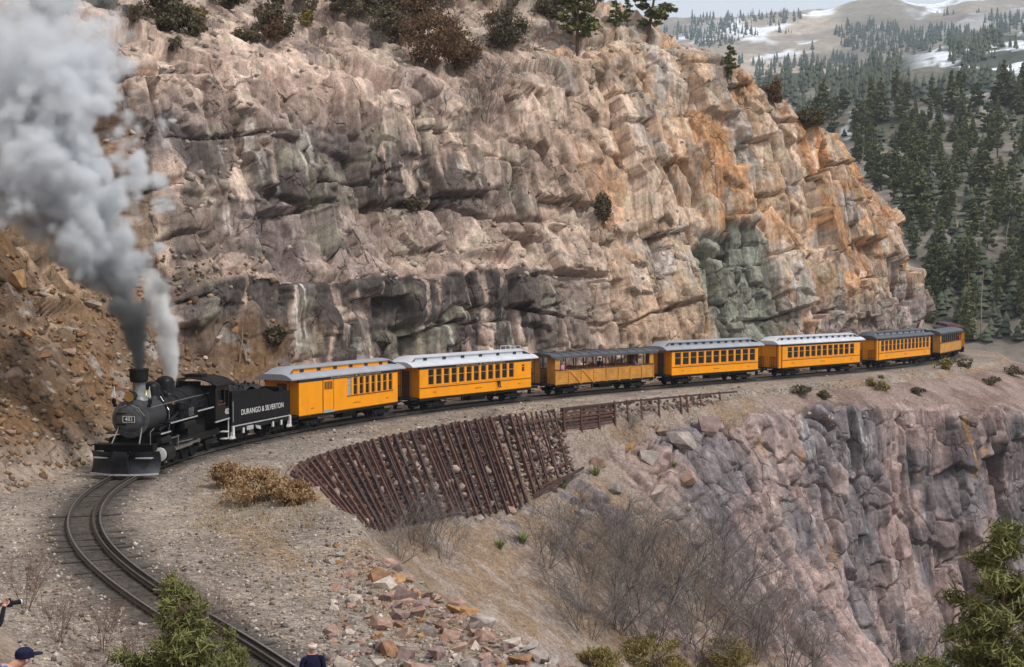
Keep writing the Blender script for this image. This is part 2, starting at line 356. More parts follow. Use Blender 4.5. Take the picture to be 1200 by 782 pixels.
class MB:
    def __init__(self): self.v = []; self.f = []
    def add(self, vs_, fs):
        k = len(self.v); self.v += [tuple(v) for v in vs_]; self.f += [tuple(i + k for i in f) for f in fs]; return self
    def box(self, c, s, rot=None):
        hx, hy, hz = s[0] / 2, s[1] / 2, s[2] / 2
        P = [Vector((x, y, z)) for x in (-hx, hx) for y in (-hy, hy) for z in (-hz, hz)]
        if rot is not None: P = [rot @ p for p in P]
        c = Vector(c)
        return self.add([p + c for p in P], [(0, 1, 3, 2), (4, 6, 7, 5), (0, 4, 5, 1), (2, 3, 7, 6), (0, 2, 6, 4), (1, 5, 7, 3)])
    def bb(self, x0, x1, y0, y1, z0, z1):
        return self.box(((x0 + x1) / 2, (y0 + y1) / 2, (z0 + z1) / 2), (abs(x1 - x0), abs(y1 - y0), abs(z1 - z0)))
    def bar(self, a, b, w, h=None):
        """square bar from a to b"""
        a, b = Vector(a), Vector(b); d = b - a; L = d.length
        if L < 1e-6: return self
        q = d.to_track_quat('X', 'Z').to_matrix()
        return self.box((a + b) / 2, (L, w, h or w), q)
    def cyl(self, a, b, r0, r1=None, n=12, caps=True):
        r1 = r0 if r1 is None else r1
        a, b = Vector(a), Vector(b); q = (b - a).to_track_quat('Z', 'Y').to_matrix()
        P = []
        for c, r in ((a, r0), (b, r1)):
            for i in range(n):
                t = 2 * math.pi * i / n; P.append(c + q @ Vector((r * math.cos(t), r * math.sin(t), 0)))
        F = [(i, (i + 1) % n, n + (i + 1) % n, n + i) for i in range(n)]
        if caps: F += [tuple(range(n - 1, -1, -1)), tuple(range(n, 2 * n))]
        return self.add(P, F)
    def lathe(self, a, axis, prof, n=16):
        """prof = [(distance along the axis, radius)] from point a"""
        a = Vector(a); q = Vector(axis).to_track_quat('Z', 'Y').to_matrix(); P = []
        for (h, r) in prof:
            for i in range(n):
                t = 2 * math.pi * i / n; P.append(a + q @ Vector((r * math.cos(t), r * math.sin(t), h)))
        F = []
        for k in range(len(prof) - 1):
            for i in range(n): F.append((k * n + i, k * n + (i + 1) % n, (k + 1) * n + (i + 1) % n, (k + 1) * n + i))
        F += [tuple(range(n - 1, -1, -1)), tuple(range((len(prof) - 1) * n, len(prof) * n))]
        return self.add(P, F)
    def tube(self, pts, r, n=6):
        pts = [Vector(p) for p in pts]
        rs = r if isinstance(r, (list, tuple)) else [r] * len(pts)
        P = []
        for i, p in enumerate(pts):
            d = (pts[min(i + 1, len(pts) - 1)] - pts[max(i - 1, 0)]).normalized()
            u = d.cross(Vector((0, 0, 1)) if abs(d.z) < 0.9 else Vector((1, 0, 0))).normalized(); w = d.cross(u)
            for k in range(n):
                t = 2 * math.pi * k / n; P.append(p + (u * math.cos(t) + w * math.sin(t)) * rs[i])
        F = []
        for i in range(len(pts) - 1):
            for k in range(n): F.append((i * n + k, i * n + (k + 1) % n, (i + 1) * n + (k + 1) % n, (i + 1) * n + k))
        F += [tuple(range(n - 1, -1, -1)), tuple(range((len(pts) - 1) * n, len(pts) * n))]
        return self.add(P, F)
    def prism(self, poly, axis, lo, hi):
        """2-D polygon extruded along 'x', 'y' or 'z'; poly gives the two other coordinates in order"""
        def mk(p, t): return {'x': (t, p[0], p[1]), 'y': (p[0], t, p[1]), 'z': (p[0], p[1], t)}[axis]
        n = len(poly)
        return self.add([mk(p, lo) for p in poly] + [mk(p, hi) for p in poly],
                        [tuple(range(n)), tuple(range(2 * n - 1, n - 1, -1))] + [(i, n + i, n + (i + 1) % n, (i + 1) % n) for i in range(n)])
    def mesh(self, name, smooth=False):
        me = D.meshes.new(name); me.from_pydata(self.v, [], self.f)
        bm = bmesh.new(); bm.from_mesh(me); bmesh.ops.recalc_face_normals(bm, faces=bm.faces); bm.to_mesh(me); bm.free()
        if smooth:
            me.polygons.foreach_set('use_smooth', [True] * len(me.polygons))
            try: me.set_sharp_from_angle(angle=math.radians(35))
            except Exception: pass
        me.update(); return me
    def build(self, name, mat, parent=None, smooth=False):
        return link(name, self.mesh(name, smooth), mat, parent)

def np_mesh(name, P, faces, col=None):
    """fast mesh from numpy: P (n,3), faces (m,3|4)"""
    me = D.meshes.new(name); k = faces.shape[1]
    me.vertices.add(len(P)); me.vertices.foreach_set('co', np.ascontiguousarray(P, np.float32).ravel())
    me.loops.add(faces.size); me.loops.foreach_set('vertex_index', np.ascontiguousarray(faces, np.int32).ravel())
    me.polygons.add(len(faces)); me.polygons.foreach_set('loop_start', np.arange(0, faces.size, k, dtype=np.int32))
    me.update(calc_edges=True); me.validate()
    if col is not None:
        a = me.attributes.new('Col', 'FLOAT_COLOR', 'POINT')
        a.data.foreach_set('color', np.concatenate([np.clip(col, 0.004, 0.9), np.ones((len(col), 1))], 1).astype(np.float32).ravel())
    return me

def grid_faces(nu, nv):
    i = np.arange(nu - 1)[:, None] * nv + np.arange(nv - 1)[None, :]
    return np.stack([i, i + nv, i + nv + 1, i + 1], -1).reshape(-1, 4)

def text_mesh(body, size, name='lettering', extrude=0.004, sx=1.0):
    cu = D.curves.new(name, 'FONT'); cu.body = body; cu.size = size; cu.extrude = extrude; cu.align_x = 'CENTER'; cu.align_y = 'CENTER'
    cu.resolution_u = 3
    o = D.objects.new(name, cu); COL.objects.link(o); bpy.context.view_layer.update()
    me = D.meshes.new_from_object(o.evaluated_get(bpy.context.evaluated_depsgraph_get()))
    D.objects.remove(o); D.curves.remove(cu)
    me.transform(Matrix.Diagonal((sx, 1, 1, 1)))
    return me

# ------------------------------------------------------------------ terrain: upper side (bank, dirt slope, cliff), bench, lower side
UP = {   # s : [(distance to the hill side of the track, height), ...]
    -75: [(2.5, -.4), (4, 0), (8, 2), (12, 4), (17, 6.2), (24, 7), (34, 9), (50, 14), (75, 25)],
    -17: [(2.5, -.4), (3.6, 0), (6.0, 2.8), (9.0, 3.3), (14, 4.2), (24, 7.5), (34, 12), (50, 22), (75, 36)],
    -7: [(2.5, -.4), (3.6, 0), (6.2, 1.5), (10.5, 2.8), (17, 4.6), (24, 8.5), (34, 13), (50, 23), (75, 37)],
    12: [(2.5, -.4), (4.2, 0), (8, 2.4), (12, 5), (18, 9), (24, 13), (30, 18), (45, 30), (72, 50)],
    26: [(2.5, -.4), (3.8, .05), (7, 2.8), (10, 5.5), (14, 9), (18, 13), (24, 18), (40, 32), (70, 55)],
    38: [(2.5, -.4), (3.6, .05), (6, 2.2), (8.5, 5.0), (11, 8), (13, 12), (16, 18), (34, 34), (70, 58)],
    45: [(2.5, -.4), (3.6, .05), (6.2, 2.6), (9, 5.8), (11.5, 9), (14, 13.5), (17, 20), (36, 35), (70, 58)],
    49: [(2.5, -.4), (3.6, .05), (6.8, 3.2), (9.5, 6.2), (13.5, 9.5), (17, 15), (21, 22), (36, 34), (70, 56)],
    51.5: [(2.5, -.4), (3.8, .05), (7.2, 4.2), (8.4, 6.8), (9.2, 10.5), (10, 15), (11.8, 22), (32, 33), (68, 53)],
    54: [(2.5, -.4), (3.8, .05), (6.2, 4.2), (6.6, 8.8), (7.4, 10.2), (8.4, 14.5), (10.2, 22.3), (27, 32), (66, 52)],
    60: [(2.5, -.4), (3.8, .05), (5.4, 3.4), (5.6, 9.2), (7.0, 10.4), (8.0, 14), (9.8, 22.6), (27, 32), (66, 52)],
    65: [(2.5, -.4), (3.8, .05), (4.4, 3.5), (5.0, 9.4), (6.8, 10.6), (7.9, 14), (9.9, 22.6), (27, 32), (66, 52)],
    76: [(2.5, -.4), (3.8, .05), (4.4, 4), (5.1, 9.6), (6.9, 10.8), (8.0, 14), (10, 22.8), (27, 32.5), (66, 52)],
    84: [(2.5, -.4), (3.8, .05), (4.4, 4), (5.3, 9.8), (6.8, 11.3), (8.0, 14.2), (10.4, 24), (26, 33.5), (62, 51)],
    92: [(2.5, -.4), (3.8, .05), (4.5, 5), (5.5, 10), (6.4, 13), (8.0, 17.5), (10.8, 26), (24, 36), (52, 51)],
    99: [(2.5, -.4), (3.8, .05), (4.5, 5), (5.6, 10), (6.6, 14), (8.4, 19.5), (11.4, 29), (23, 37.5), (46, 47)],
    106: [(2.5, -.4), (3.8, .05), (4.5, 5), (5.7, 10.5), (6.9, 15), (8.7, 21), (11.8, 31), (23, 37.5), (46, 47)],
    115: [(2.5, -.4), (3.8, .05), (4.5, 5), (5.6, 10.5), (6.9, 15), (8.8, 22), (11.8, 31.5), (20, 36), (42, 44)],
    125: [(2.5, -.4), (3.8, .05), (4.4, 5), (5.4, 10), (6.7, 15), (8.5, 21.5), (11.2, 29.3), (17, 32), (36, 40)],
    135: [(2.5, -.4), (3.7, .05), (4.2, 5), (5.1, 10), (6.5, 15), (8.0, 20.5), (10.6, 26.8), (15, 28.3), (30, 25)],
    145: [(2.4, -.4), (3.5, .05), (4.0, 5), (4.8, 10), (6.2, 15), (7.6, 19.5), (9.8, 24.3), (13, 25.2), (26, 17)],
    155: [(2.4, -.4), (3.4, .05), (3.9, 5), (4.6, 10), (6.0, 14.5), (7.6, 18), (9.6, 20.8), (13, 21.8), (24, 14)],
    168: [(2.4, -.4), (3.4, .05), (3.9, 5), (4.5, 10), (6.0, 13.5), (7.6, 15.6), (9.6, 17.2), (13, 17.6), (24, 12)],
    200: [(2.4, -.4), (3.4, .05), (4.0, 5), (4.6, 10), (6.2, 12), (8, 13.5), (10, 14), (13, 14), (24, 12)],
}
LO_E = ([-75, -10, -2, 6, 19, 28.5, 33, 36, 41, 60, 77, 90, 98, 110, 130, 150, 200], [6, 6.5, 6.7, 7.5, 9.8, 9.2, 7.5, 6.2, 5.5, 5.3, 5.2, 5.4, 5.6, 5.4, 5.4, 6, 8])
LO = {
    -75: [(9, -4), (13, -8), (20, -14), (30, -21), (50, -33)],
    0: [(9.5, -3.2), (13, -7), (20, -13), (30, -20), (46, -30)],
    19: [(13, -3.5), (16, -7), (22, -13), (30, -19), (42, -28)],
    30: [(12, -3.5), (15, -6.5), (21, -11.5), (29, -18), (40, -27)],
    38: [(8.8, -2.6), (11.5, -5), (18, -9.5), (27, -16.5), (40, -26)],
    50: [(8.0, -4.6), (11.5, -7), (18, -11), (27, -17.5), (40, -27)],
    66: [(7.9, -5.7), (11.5, -8), (17, -12), (26, -18.5), (40, -29)],
    78: [(7.2, -4.2), (10, -5.6), (14.5, -9), (22, -16), (38, -30)],
    88: [(7.2, -2.8), (9.6, -4.2), (13, -8), (19, -15.5), (36, -30)],
    98: [(8.2, -2.6), (10.2, -6.6), (13, -11.8), (17.5, -18), (34, -33)],
    104: [(8.5, -2.2), (10.2, -8), (12, -13), (15, -20), (30, -36)],
    110: [(8.6, -2.0), (9.4, -9), (10.6, -16), (13.0, -24), (26, -40)],
    120: [(10, -2.6), (10.7, -9.5), (11.8, -16.5), (14.5, -25), (26, -41)],
    130: [(12, -4), (12.8, -11), (14, -18), (16.5, -26), (28, -42)],
    145: [(15, -5.2), (16, -12), (17.5, -19), (20, -27), (32, -42)],
    165: [(22, -4.5), (27, -7), (34, -12), (44, -20), (60, -34)],
    200: [(26, -3), (34, -6), (44, -12), (56, -20), (75, -34)],
}
def edge_off(s): return np.interp(s, *LO_E)

def knot_table(tab):
    ks = np.array(sorted(tab)); A = np.array([tab[k] for k in sorted(tab)], float)
    return ks, A
def knots_at(tab, s, wob=0.0, seed=0):
    ks, A = knot_table(tab); nk = A.shape[1]; out = np.zeros((len(s), nk, 2))
    i = np.clip(np.searchsorted(ks, s) - 1, 0, len(ks) - 2); t = np.clip((s - ks[i]) / (ks[i + 1] - ks[i]), 0, 1); t = t * t * (3 - 2 * t) * 0.5 + t * 0.5
    for k in range(nk):
        for c in range(2): out[:, k, c] = A[i, k, c] * (1 - t) + A[i + 1, k, c] * t
    return out

def sheet_base(K, counts, side):
    """K (ns, nk, 2) knots -> base positions along a rounded profile; returns off, z, arc coordinate"""
    ns, nk, _ = K.shape
    T = np.concatenate([np.linspace(k, k + 1, c, endpoint=False) for k, c in enumerate(counts)] + [[nk - 1]])
    i = np.clip(np.floor(T).astype(int), 0, nk - 2); f = T - i
    P = K[:, i] * (1 - f)[None, :, None] + K[:, i + 1] * f[None, :, None]
    # light rounding of the profile corners
    for it in range(2):
        P[:, 1:-1] = 0.25 * P[:, :-2] + 0.5 * P[:, 1:-1] + 0.25 * P[:, 2:]
    d = np.diff(P, axis=1); arc = np.concatenate([np.zeros((ns, 1)), np.cumsum(np.hypot(d[..., 0], d[..., 1]), 1)], 1)
    return P[..., 0], P[..., 1], arc, T

def grid_normals(X):
    du = np.gradient(X, axis=0); dv = np.gradient(X, axis=1)
    n = np.cross(du, dv); return n / (np.linalg.norm(n, axis=-1, keepdims=True) + 1e-9)

PINK = np.array((0.425, 0.308, 0.25)); PALE = np.array((0.56, 0.445, 0.36)); TAN = np.array((0.50, 0.345, 0.235)); ORNG = np.array((0.50, 0.24, 0.095))
DARK = np.array((0.062, 0.054, 0.052)); GREEN = np.array((0.165, 0.175, 0.142)); MAUVE = np.array((0.25, 0.205, 0.195)); DIRT = np.array((0.165, 0.098, 0.052))
BROWN = np.array((0.15, 0.10, 0.066)); GREYR = np.array((0.33, 0.30, 0.275)); LICH = np.array((0.36, 0.34, 0.25))
def lerp(a, b, w): return a + (b - a) * w[..., None]

def upper_terrain():
    s = np.concatenate([np.arange(S_MIN + 0.5, 20, 0.9), np.arange(20, 36, 0.32), np.arange(36, 160, 0.125), np.arange(160, S_MAX - 1, 0.3)])
    K = knots_at(UP, s)
    # the shelf and the lip wander up and down along the face
    wob = (fbm(s / 9.0, s * 0, 5, 3) - 0.5); wob2 = (fbm(s / 4.0, s * 0 + 3, 6, 3) - 0.5)
    on = sstep(50, 56, s)
    K[:, 3, 1] += on * wob * 1.6; K[:, 4, 1] += on * wob * 1.6; K[:, 5, 1] += on * wob2 * 1.2; K[:, 6, 1] += on * (wob2 * 1.6 + wob * 1.2)
    K[:, 6, 0] += on * wob * 1.6; K[:, 5, 0] += on * wob2 * 1.2
    off, z, arc, T = sheet_base(K, [8, 34, 46, 26, 34, 62, 76, 60, 40], -1)
    ns, nv = off.shape
    S = np.repeat(s[:, None], nv, 1); TT_ = np.repeat(T[None, :], ns, 0)
    XY = toff(S, -off); X = np.concatenate([XY, z[..., None]], -1)
    N = grid_normals(X)
    flip = np.sign(np.sum(N * np.concatenate([toff(S, -off + 1) - XY, np.full(S.shape + (1,), 0.6)], -1), -1)); N *= flip[..., None]
    a, b = S, arc
    h1, c1, r1 = blocks(a, b, 6.0, 6.5, 0.05, 11, 0.7)
    hf, cf, rf = facets(a, b, 3.0, 4.0, -0.2, 21, 1.0); hb, cb, rb = blocks(a, b, 1.9, 3.6, -0.04, 25, 0.9)
    pick = sstep(.42, .58, fbm(a / 8, b / 6, 27, 2) + .12 * sstep(85, 110, S) - .06)
    h2 = hb + (hf * 1.15 - hb) * pick; c2 = cb + (cf * .6 * (rf > .4) - cb) * pick; r2 = np.where(pick > .5, rf, rb)
    h3, c3, r3 = facets(a, b, 1.05, 0.95, 0.5, 31, 0.9)
    h4, c4, r4 = facets(a, b, 0.5, 0.42, -0.1, 37, 0.9)
    low = fbm(a / 14, b / 12, 3, 3) - 0.5
    # rock mask: cliff for s>50 between the foot and the lip, outcrops on the dirt slope; soil elsewhere
    cliff = sstep(49, 53, S + 1.5 * (r2 - .5)) * sstep(1.02, 1.3, TT_) * (1 - 0.8 * sstep(6.3, 7.2, TT_) * sstep(.40, .52, fbm(a / 5, b / 4, 63, 3)))
    # dirt fan at the left foot of the cliff
    fan = sstep(66, 57, S) * sstep(7.4, 4.6, z + 2.2 * (fbm(a / 2.2, b / 2.2, 71, 3) - 0.5) * 2) * sstep(28, 36, S)
    outc = sstep(0.46, 0.56, fbm(a / 6.0 + 4, b / 5.0, 61, 3)) * sstep(34, 39, S) * sstep(3.0, 4.4, TT_ + r2 * .6) * (1 - sstep(49, 52, S))
    rock = np.clip(np.maximum(cliff * (1 - fan), outc), 0, 1)
    keep = sstep(1.0, 1.4, TT_)                                   # nothing at the track's edge
    tall = sstep(1.2, 2.2, TT_)
    disp = rock * (1.25 * h1 * tall + 0.72 * h2 * (0.4 + 0.6 * tall) + (0.07 + .22 * sstep(.4, .7, fbm(a / 4, b / 4, 28, 3))) * h3 + 0.06 * h4 - 1.05 * c1 - 0.62 * c2 - 0.10 * c3) \
        + (1 - rock) * (0.35 * (h2 * .5 + fbm(a / 3, b / 3, 8, 4) - .5) + 0.16 * h3 * sstep(.35, .8, r3) + 0.05 * h4) + low * 0.8 * rock * tall
    # horizontal breaks across the face: two long cracks that cast a shadow
    for zc, amp, sd_ in ((9.3, 0.7, 91), (14.2, 0.9, 92), (5.6, 0.35, 93)):
        zz = z - zc - 1.4 * (fbm(S / 7.0, S * 0, sd_, 3) - .5)
        disp -= amp * cliff * (1 - fan) * np.exp(-(zz / 0.22) ** 2) * sstep(.35, .55, fbm(S / 5.0, S * 0 + 7, sd_ + 5, 2)) * sstep(100, 84, S)
    # a few steep diagonal clefts on the sunny half of the face
    for s0, lean, amp in ((87.5, 0.10, 1.0), (96, -0.22, .8), (103, 0.25, .8), (111, -0.15, 1.0), (118, 0.3, .9), (127, -0.1, 1.1), (134, .12, .9), (141, -.1, 1.0), (70, .05, .7), (79, -.08, .8), (62, .12, .6)):
        ds = S - s0 - lean * (z - 10) - 1.6 * (fbm(z / 3.0, z * 0 + s0, 95, 3) - .5)
        disp -= amp * cliff * (1 - fan) * np.exp(-(ds / 0.35) ** 2) * sstep(.3, .6, fbm(z / 6.0 + s0, z * 0, 96, 2))
    X = X + N * (disp * keep)[..., None]
    # overhanging small roof of the green wall (right part): sink it under the orange block above
    zf = X[..., 2]
    gm = sstep(108.5, 110.5, S + (r2 - .5) * 1.5) * sstep(121.5, 119, S + (r2 - .5) * 2) * sstep(14.6, 13.6, z + (r1 - .5) * 1.5) * cliff
    X = X - N * (.7 * gm * sstep(1.5, 2.5, TT_))[..., None]
    # ---- colour of the stone
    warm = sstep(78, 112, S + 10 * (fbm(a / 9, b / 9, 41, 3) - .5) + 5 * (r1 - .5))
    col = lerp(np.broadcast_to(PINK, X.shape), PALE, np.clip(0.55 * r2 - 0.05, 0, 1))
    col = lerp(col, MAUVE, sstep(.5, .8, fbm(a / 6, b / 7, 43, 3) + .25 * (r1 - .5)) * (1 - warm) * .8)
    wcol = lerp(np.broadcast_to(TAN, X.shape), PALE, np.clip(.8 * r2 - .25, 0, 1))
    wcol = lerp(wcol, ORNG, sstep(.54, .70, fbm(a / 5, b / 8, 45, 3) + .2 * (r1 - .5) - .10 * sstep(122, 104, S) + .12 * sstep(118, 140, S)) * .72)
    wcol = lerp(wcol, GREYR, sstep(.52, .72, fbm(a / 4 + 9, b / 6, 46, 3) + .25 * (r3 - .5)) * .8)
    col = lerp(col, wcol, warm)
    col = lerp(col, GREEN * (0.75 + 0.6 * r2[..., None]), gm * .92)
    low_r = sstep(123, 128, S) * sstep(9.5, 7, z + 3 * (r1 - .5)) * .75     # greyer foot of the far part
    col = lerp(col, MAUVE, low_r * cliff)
    # desert varnish: dark streaks running down the left half
    stk = fbm(S / 0.8 + 2 * fbm(a / 4, b / 4, 52, 2), z / 7.0, 51, 4)
    big = fbm(S / 6, z / 5, 53, 3)
    w_low = sstep(98, 84, S) * (0.6 + 0.55 * sstep(12, 8, z)) * (1 + .25 * sstep(64, 55, S))
    w_up = sstep(104, 84, S) * sstep(13.5, 14.5, z) * sstep(23, 17.5, z) * 1.0
    stain = np.clip(sstep(.41, .52, stk * .70 + big * .40 + .03 * r1) * np.clip(w_low * sstep(15, 13.5, z) + w_up, 0, 1.1), 0, 1)
    stain = np.maximum(stain, .75 * sstep(.54, .63, stk * .7 + big * .35) * (.55 + .2 * sstep(100, 120, S)))
    stain *= (1 - .55 * sstep(.72, .95, r2))
    steep = np.clip(1 - np.abs(N[..., 2]) * 1.5, 0, 1)
    col = lerp(col, DARK * (0.8 + .5 * r3[..., None]), np.clip(stain * steep * 1.15, 0, .92))
    # pale runs of mineral
    pal = sstep(.70, .76, fbm(S / .45, z / 6, 57, 3)) * sstep(.5, .62, fbm(S / 5, z / 4, 58, 2)) * steep
    col = lerp(col, np.array((.62, .58, .52)), pal * .7 * cliff)
    col = lerp(col, LICH, sstep(.6, .72, fbm(a / 2, b / 2, 59, 3)) * .35)
    col = lerp(col, col * .55, sstep(.60, .68, fbm(a / 1.6, b / 1.6, 60, 4)) * .6)
    col *= (0.84 + 0.32 * r3[..., None]) * (0.9 + .2 * r4[..., None]) * (.80 + .42 * r2[..., None])
    # soil: orange-brown on the left slope and fan, grey gravelly soil above the lip
    soil = lerp(np.broadcast_to(DIRT, X.shape), BROWN, sstep(.42, .62, fbm(a / 3, b / 3, 65, 4)))
    soil = lerp(soil, GREYR * .9, sstep(.62, .78, fbm(a / 1.2, b / 1.2, 66, 3)) * .7)
    topsoil = lerp(np.broadcast_to(np.array((.20, .165, .135)), X.shape), np.array((.31, .255, .21)), sstep(.4, .6, fbm(a / 2, b / 2, 67, 4)))
    topsoil = lerp(topsoil, PINK, sstep(.5, .7, r2) * .7)
    soil = lerp(soil, topsoil, sstep(6.2, 6.7, TT_))
    soil = lerp(soil, np.array((.31, .255, .215)), sstep(1.9, 1.0, TT_) * .8)     # gravel at the foot
    ocol = lerp(np.broadcast_to(BROWN, X.shape), TAN, np.clip(r2 * 1.1 - .1, 0, 1)); ocol = lerp(ocol, ORNG, sstep(.5, .7, fbm(a / 4, b / 4, 68, 3)) * .6)
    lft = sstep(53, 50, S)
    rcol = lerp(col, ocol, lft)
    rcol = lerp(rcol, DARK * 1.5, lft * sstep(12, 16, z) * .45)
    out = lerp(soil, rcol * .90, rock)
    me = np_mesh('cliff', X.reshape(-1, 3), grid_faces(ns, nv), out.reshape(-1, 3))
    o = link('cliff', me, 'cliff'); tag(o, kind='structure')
    return o

def bench_terrain():
    s = np.concatenate([np.arange(S_MIN + .5, -6, 1.0), np.arange(-6, 60, 0.16), np.arange(60, S_MAX - 1, 0.35)])
    e = edge_off(s)
    q = np.linspace(0, 1, 96)
    off = -4.8 + q[None, :] * (e[:, None] + 0.9 + 4.8)
    S = np.repeat(s[:, None], len(q), 1)
    z = np.full(off.shape, -0.06)
    z += 0.22 * (fbm(S / 6, off / 4, 101, 3) - .5) * sstep(1.6, 4, np.abs(off)) + 0.10 * (fbm(S / 1.1, off / 1.1, 102, 3) - .5) * sstep(1.0, 2.2, np.abs(off))
    z += 0.05 * (fbm(S / .35, off / .35, 103, 2) - .5)
    z -= 0.05 * sstep(1.5, 3.5, off)
    z += 0.55 * sstep(4, 9, off) * sstep(36, 26, S) * sstep(8, 18, S) * 0.6        # low swell of the bench inside the bend
    z -= 1.4 * sstep(-0.9, .9, off - e[:, None]) ** 2
    z += 0.35 * sstep(-3.0, -4.8, off)
    XY = toff(S, off); X = np.concatenate([XY, z[..., None]], -1)
    base = np.array((.255, .212, .178)); c = np.broadcast_to(base, X.shape)
    c = lerp(c, np.array((.35, .285, .23)), sstep(.45, .65, fbm(S / 5, off / 3, 105, 3)) * .7)
    c = lerp(c, np.array((.29, .19, .115)), sstep(.50, .66, fbm(S / 4 + 8, off / 2.4, 106, 4)) * sstep(3.5, 6, off) * .8)
    c = lerp(c, np.array((.40, .30, .175)), sstep(.48, .62, fbm(S / 2.5, off / 1.5, 107, 3)) * sstep(22, 26, S) * sstep(36, 32, S) * sstep(4.5, 6, off) * .8)
    oil = np.exp(-(off / (1.25 + .5 * (fbm(S / 2.0, off * 0, 112, 3)))) ** 4)
    c = lerp(c, np.array((.060, .050, .043)), oil * (.80 + .2 * (fbm(S / 1.5, off / .6, 108, 3))))
    c = lerp(c, np.array((.10, .085, .08)), sstep(1.9, 1.0, np.abs(np.abs(off) - 1.1) / .45) * .3 * sstep(.35, .6, fbm(S / 1.2, off / .5, 109, 3)))
    c = lerp(c, np.array((.24, .15, .085)), sstep(-2.6, -4.2, off + .8 * (fbm(S / 2, off, 110, 3) - .5)) * sstep(26, 36, S) * .8)
    c = c * (0.82 + .36 * vnoise(S / .30, off / .30, 111))[..., None]
    me = np_mesh('track_bed', X.reshape(-1, 3), grid_faces(*off.shape), c.reshape(-1, 3))
    o = link('track_bed_ground', me, 'gravel'); tag(o, kind='structure')
    return o

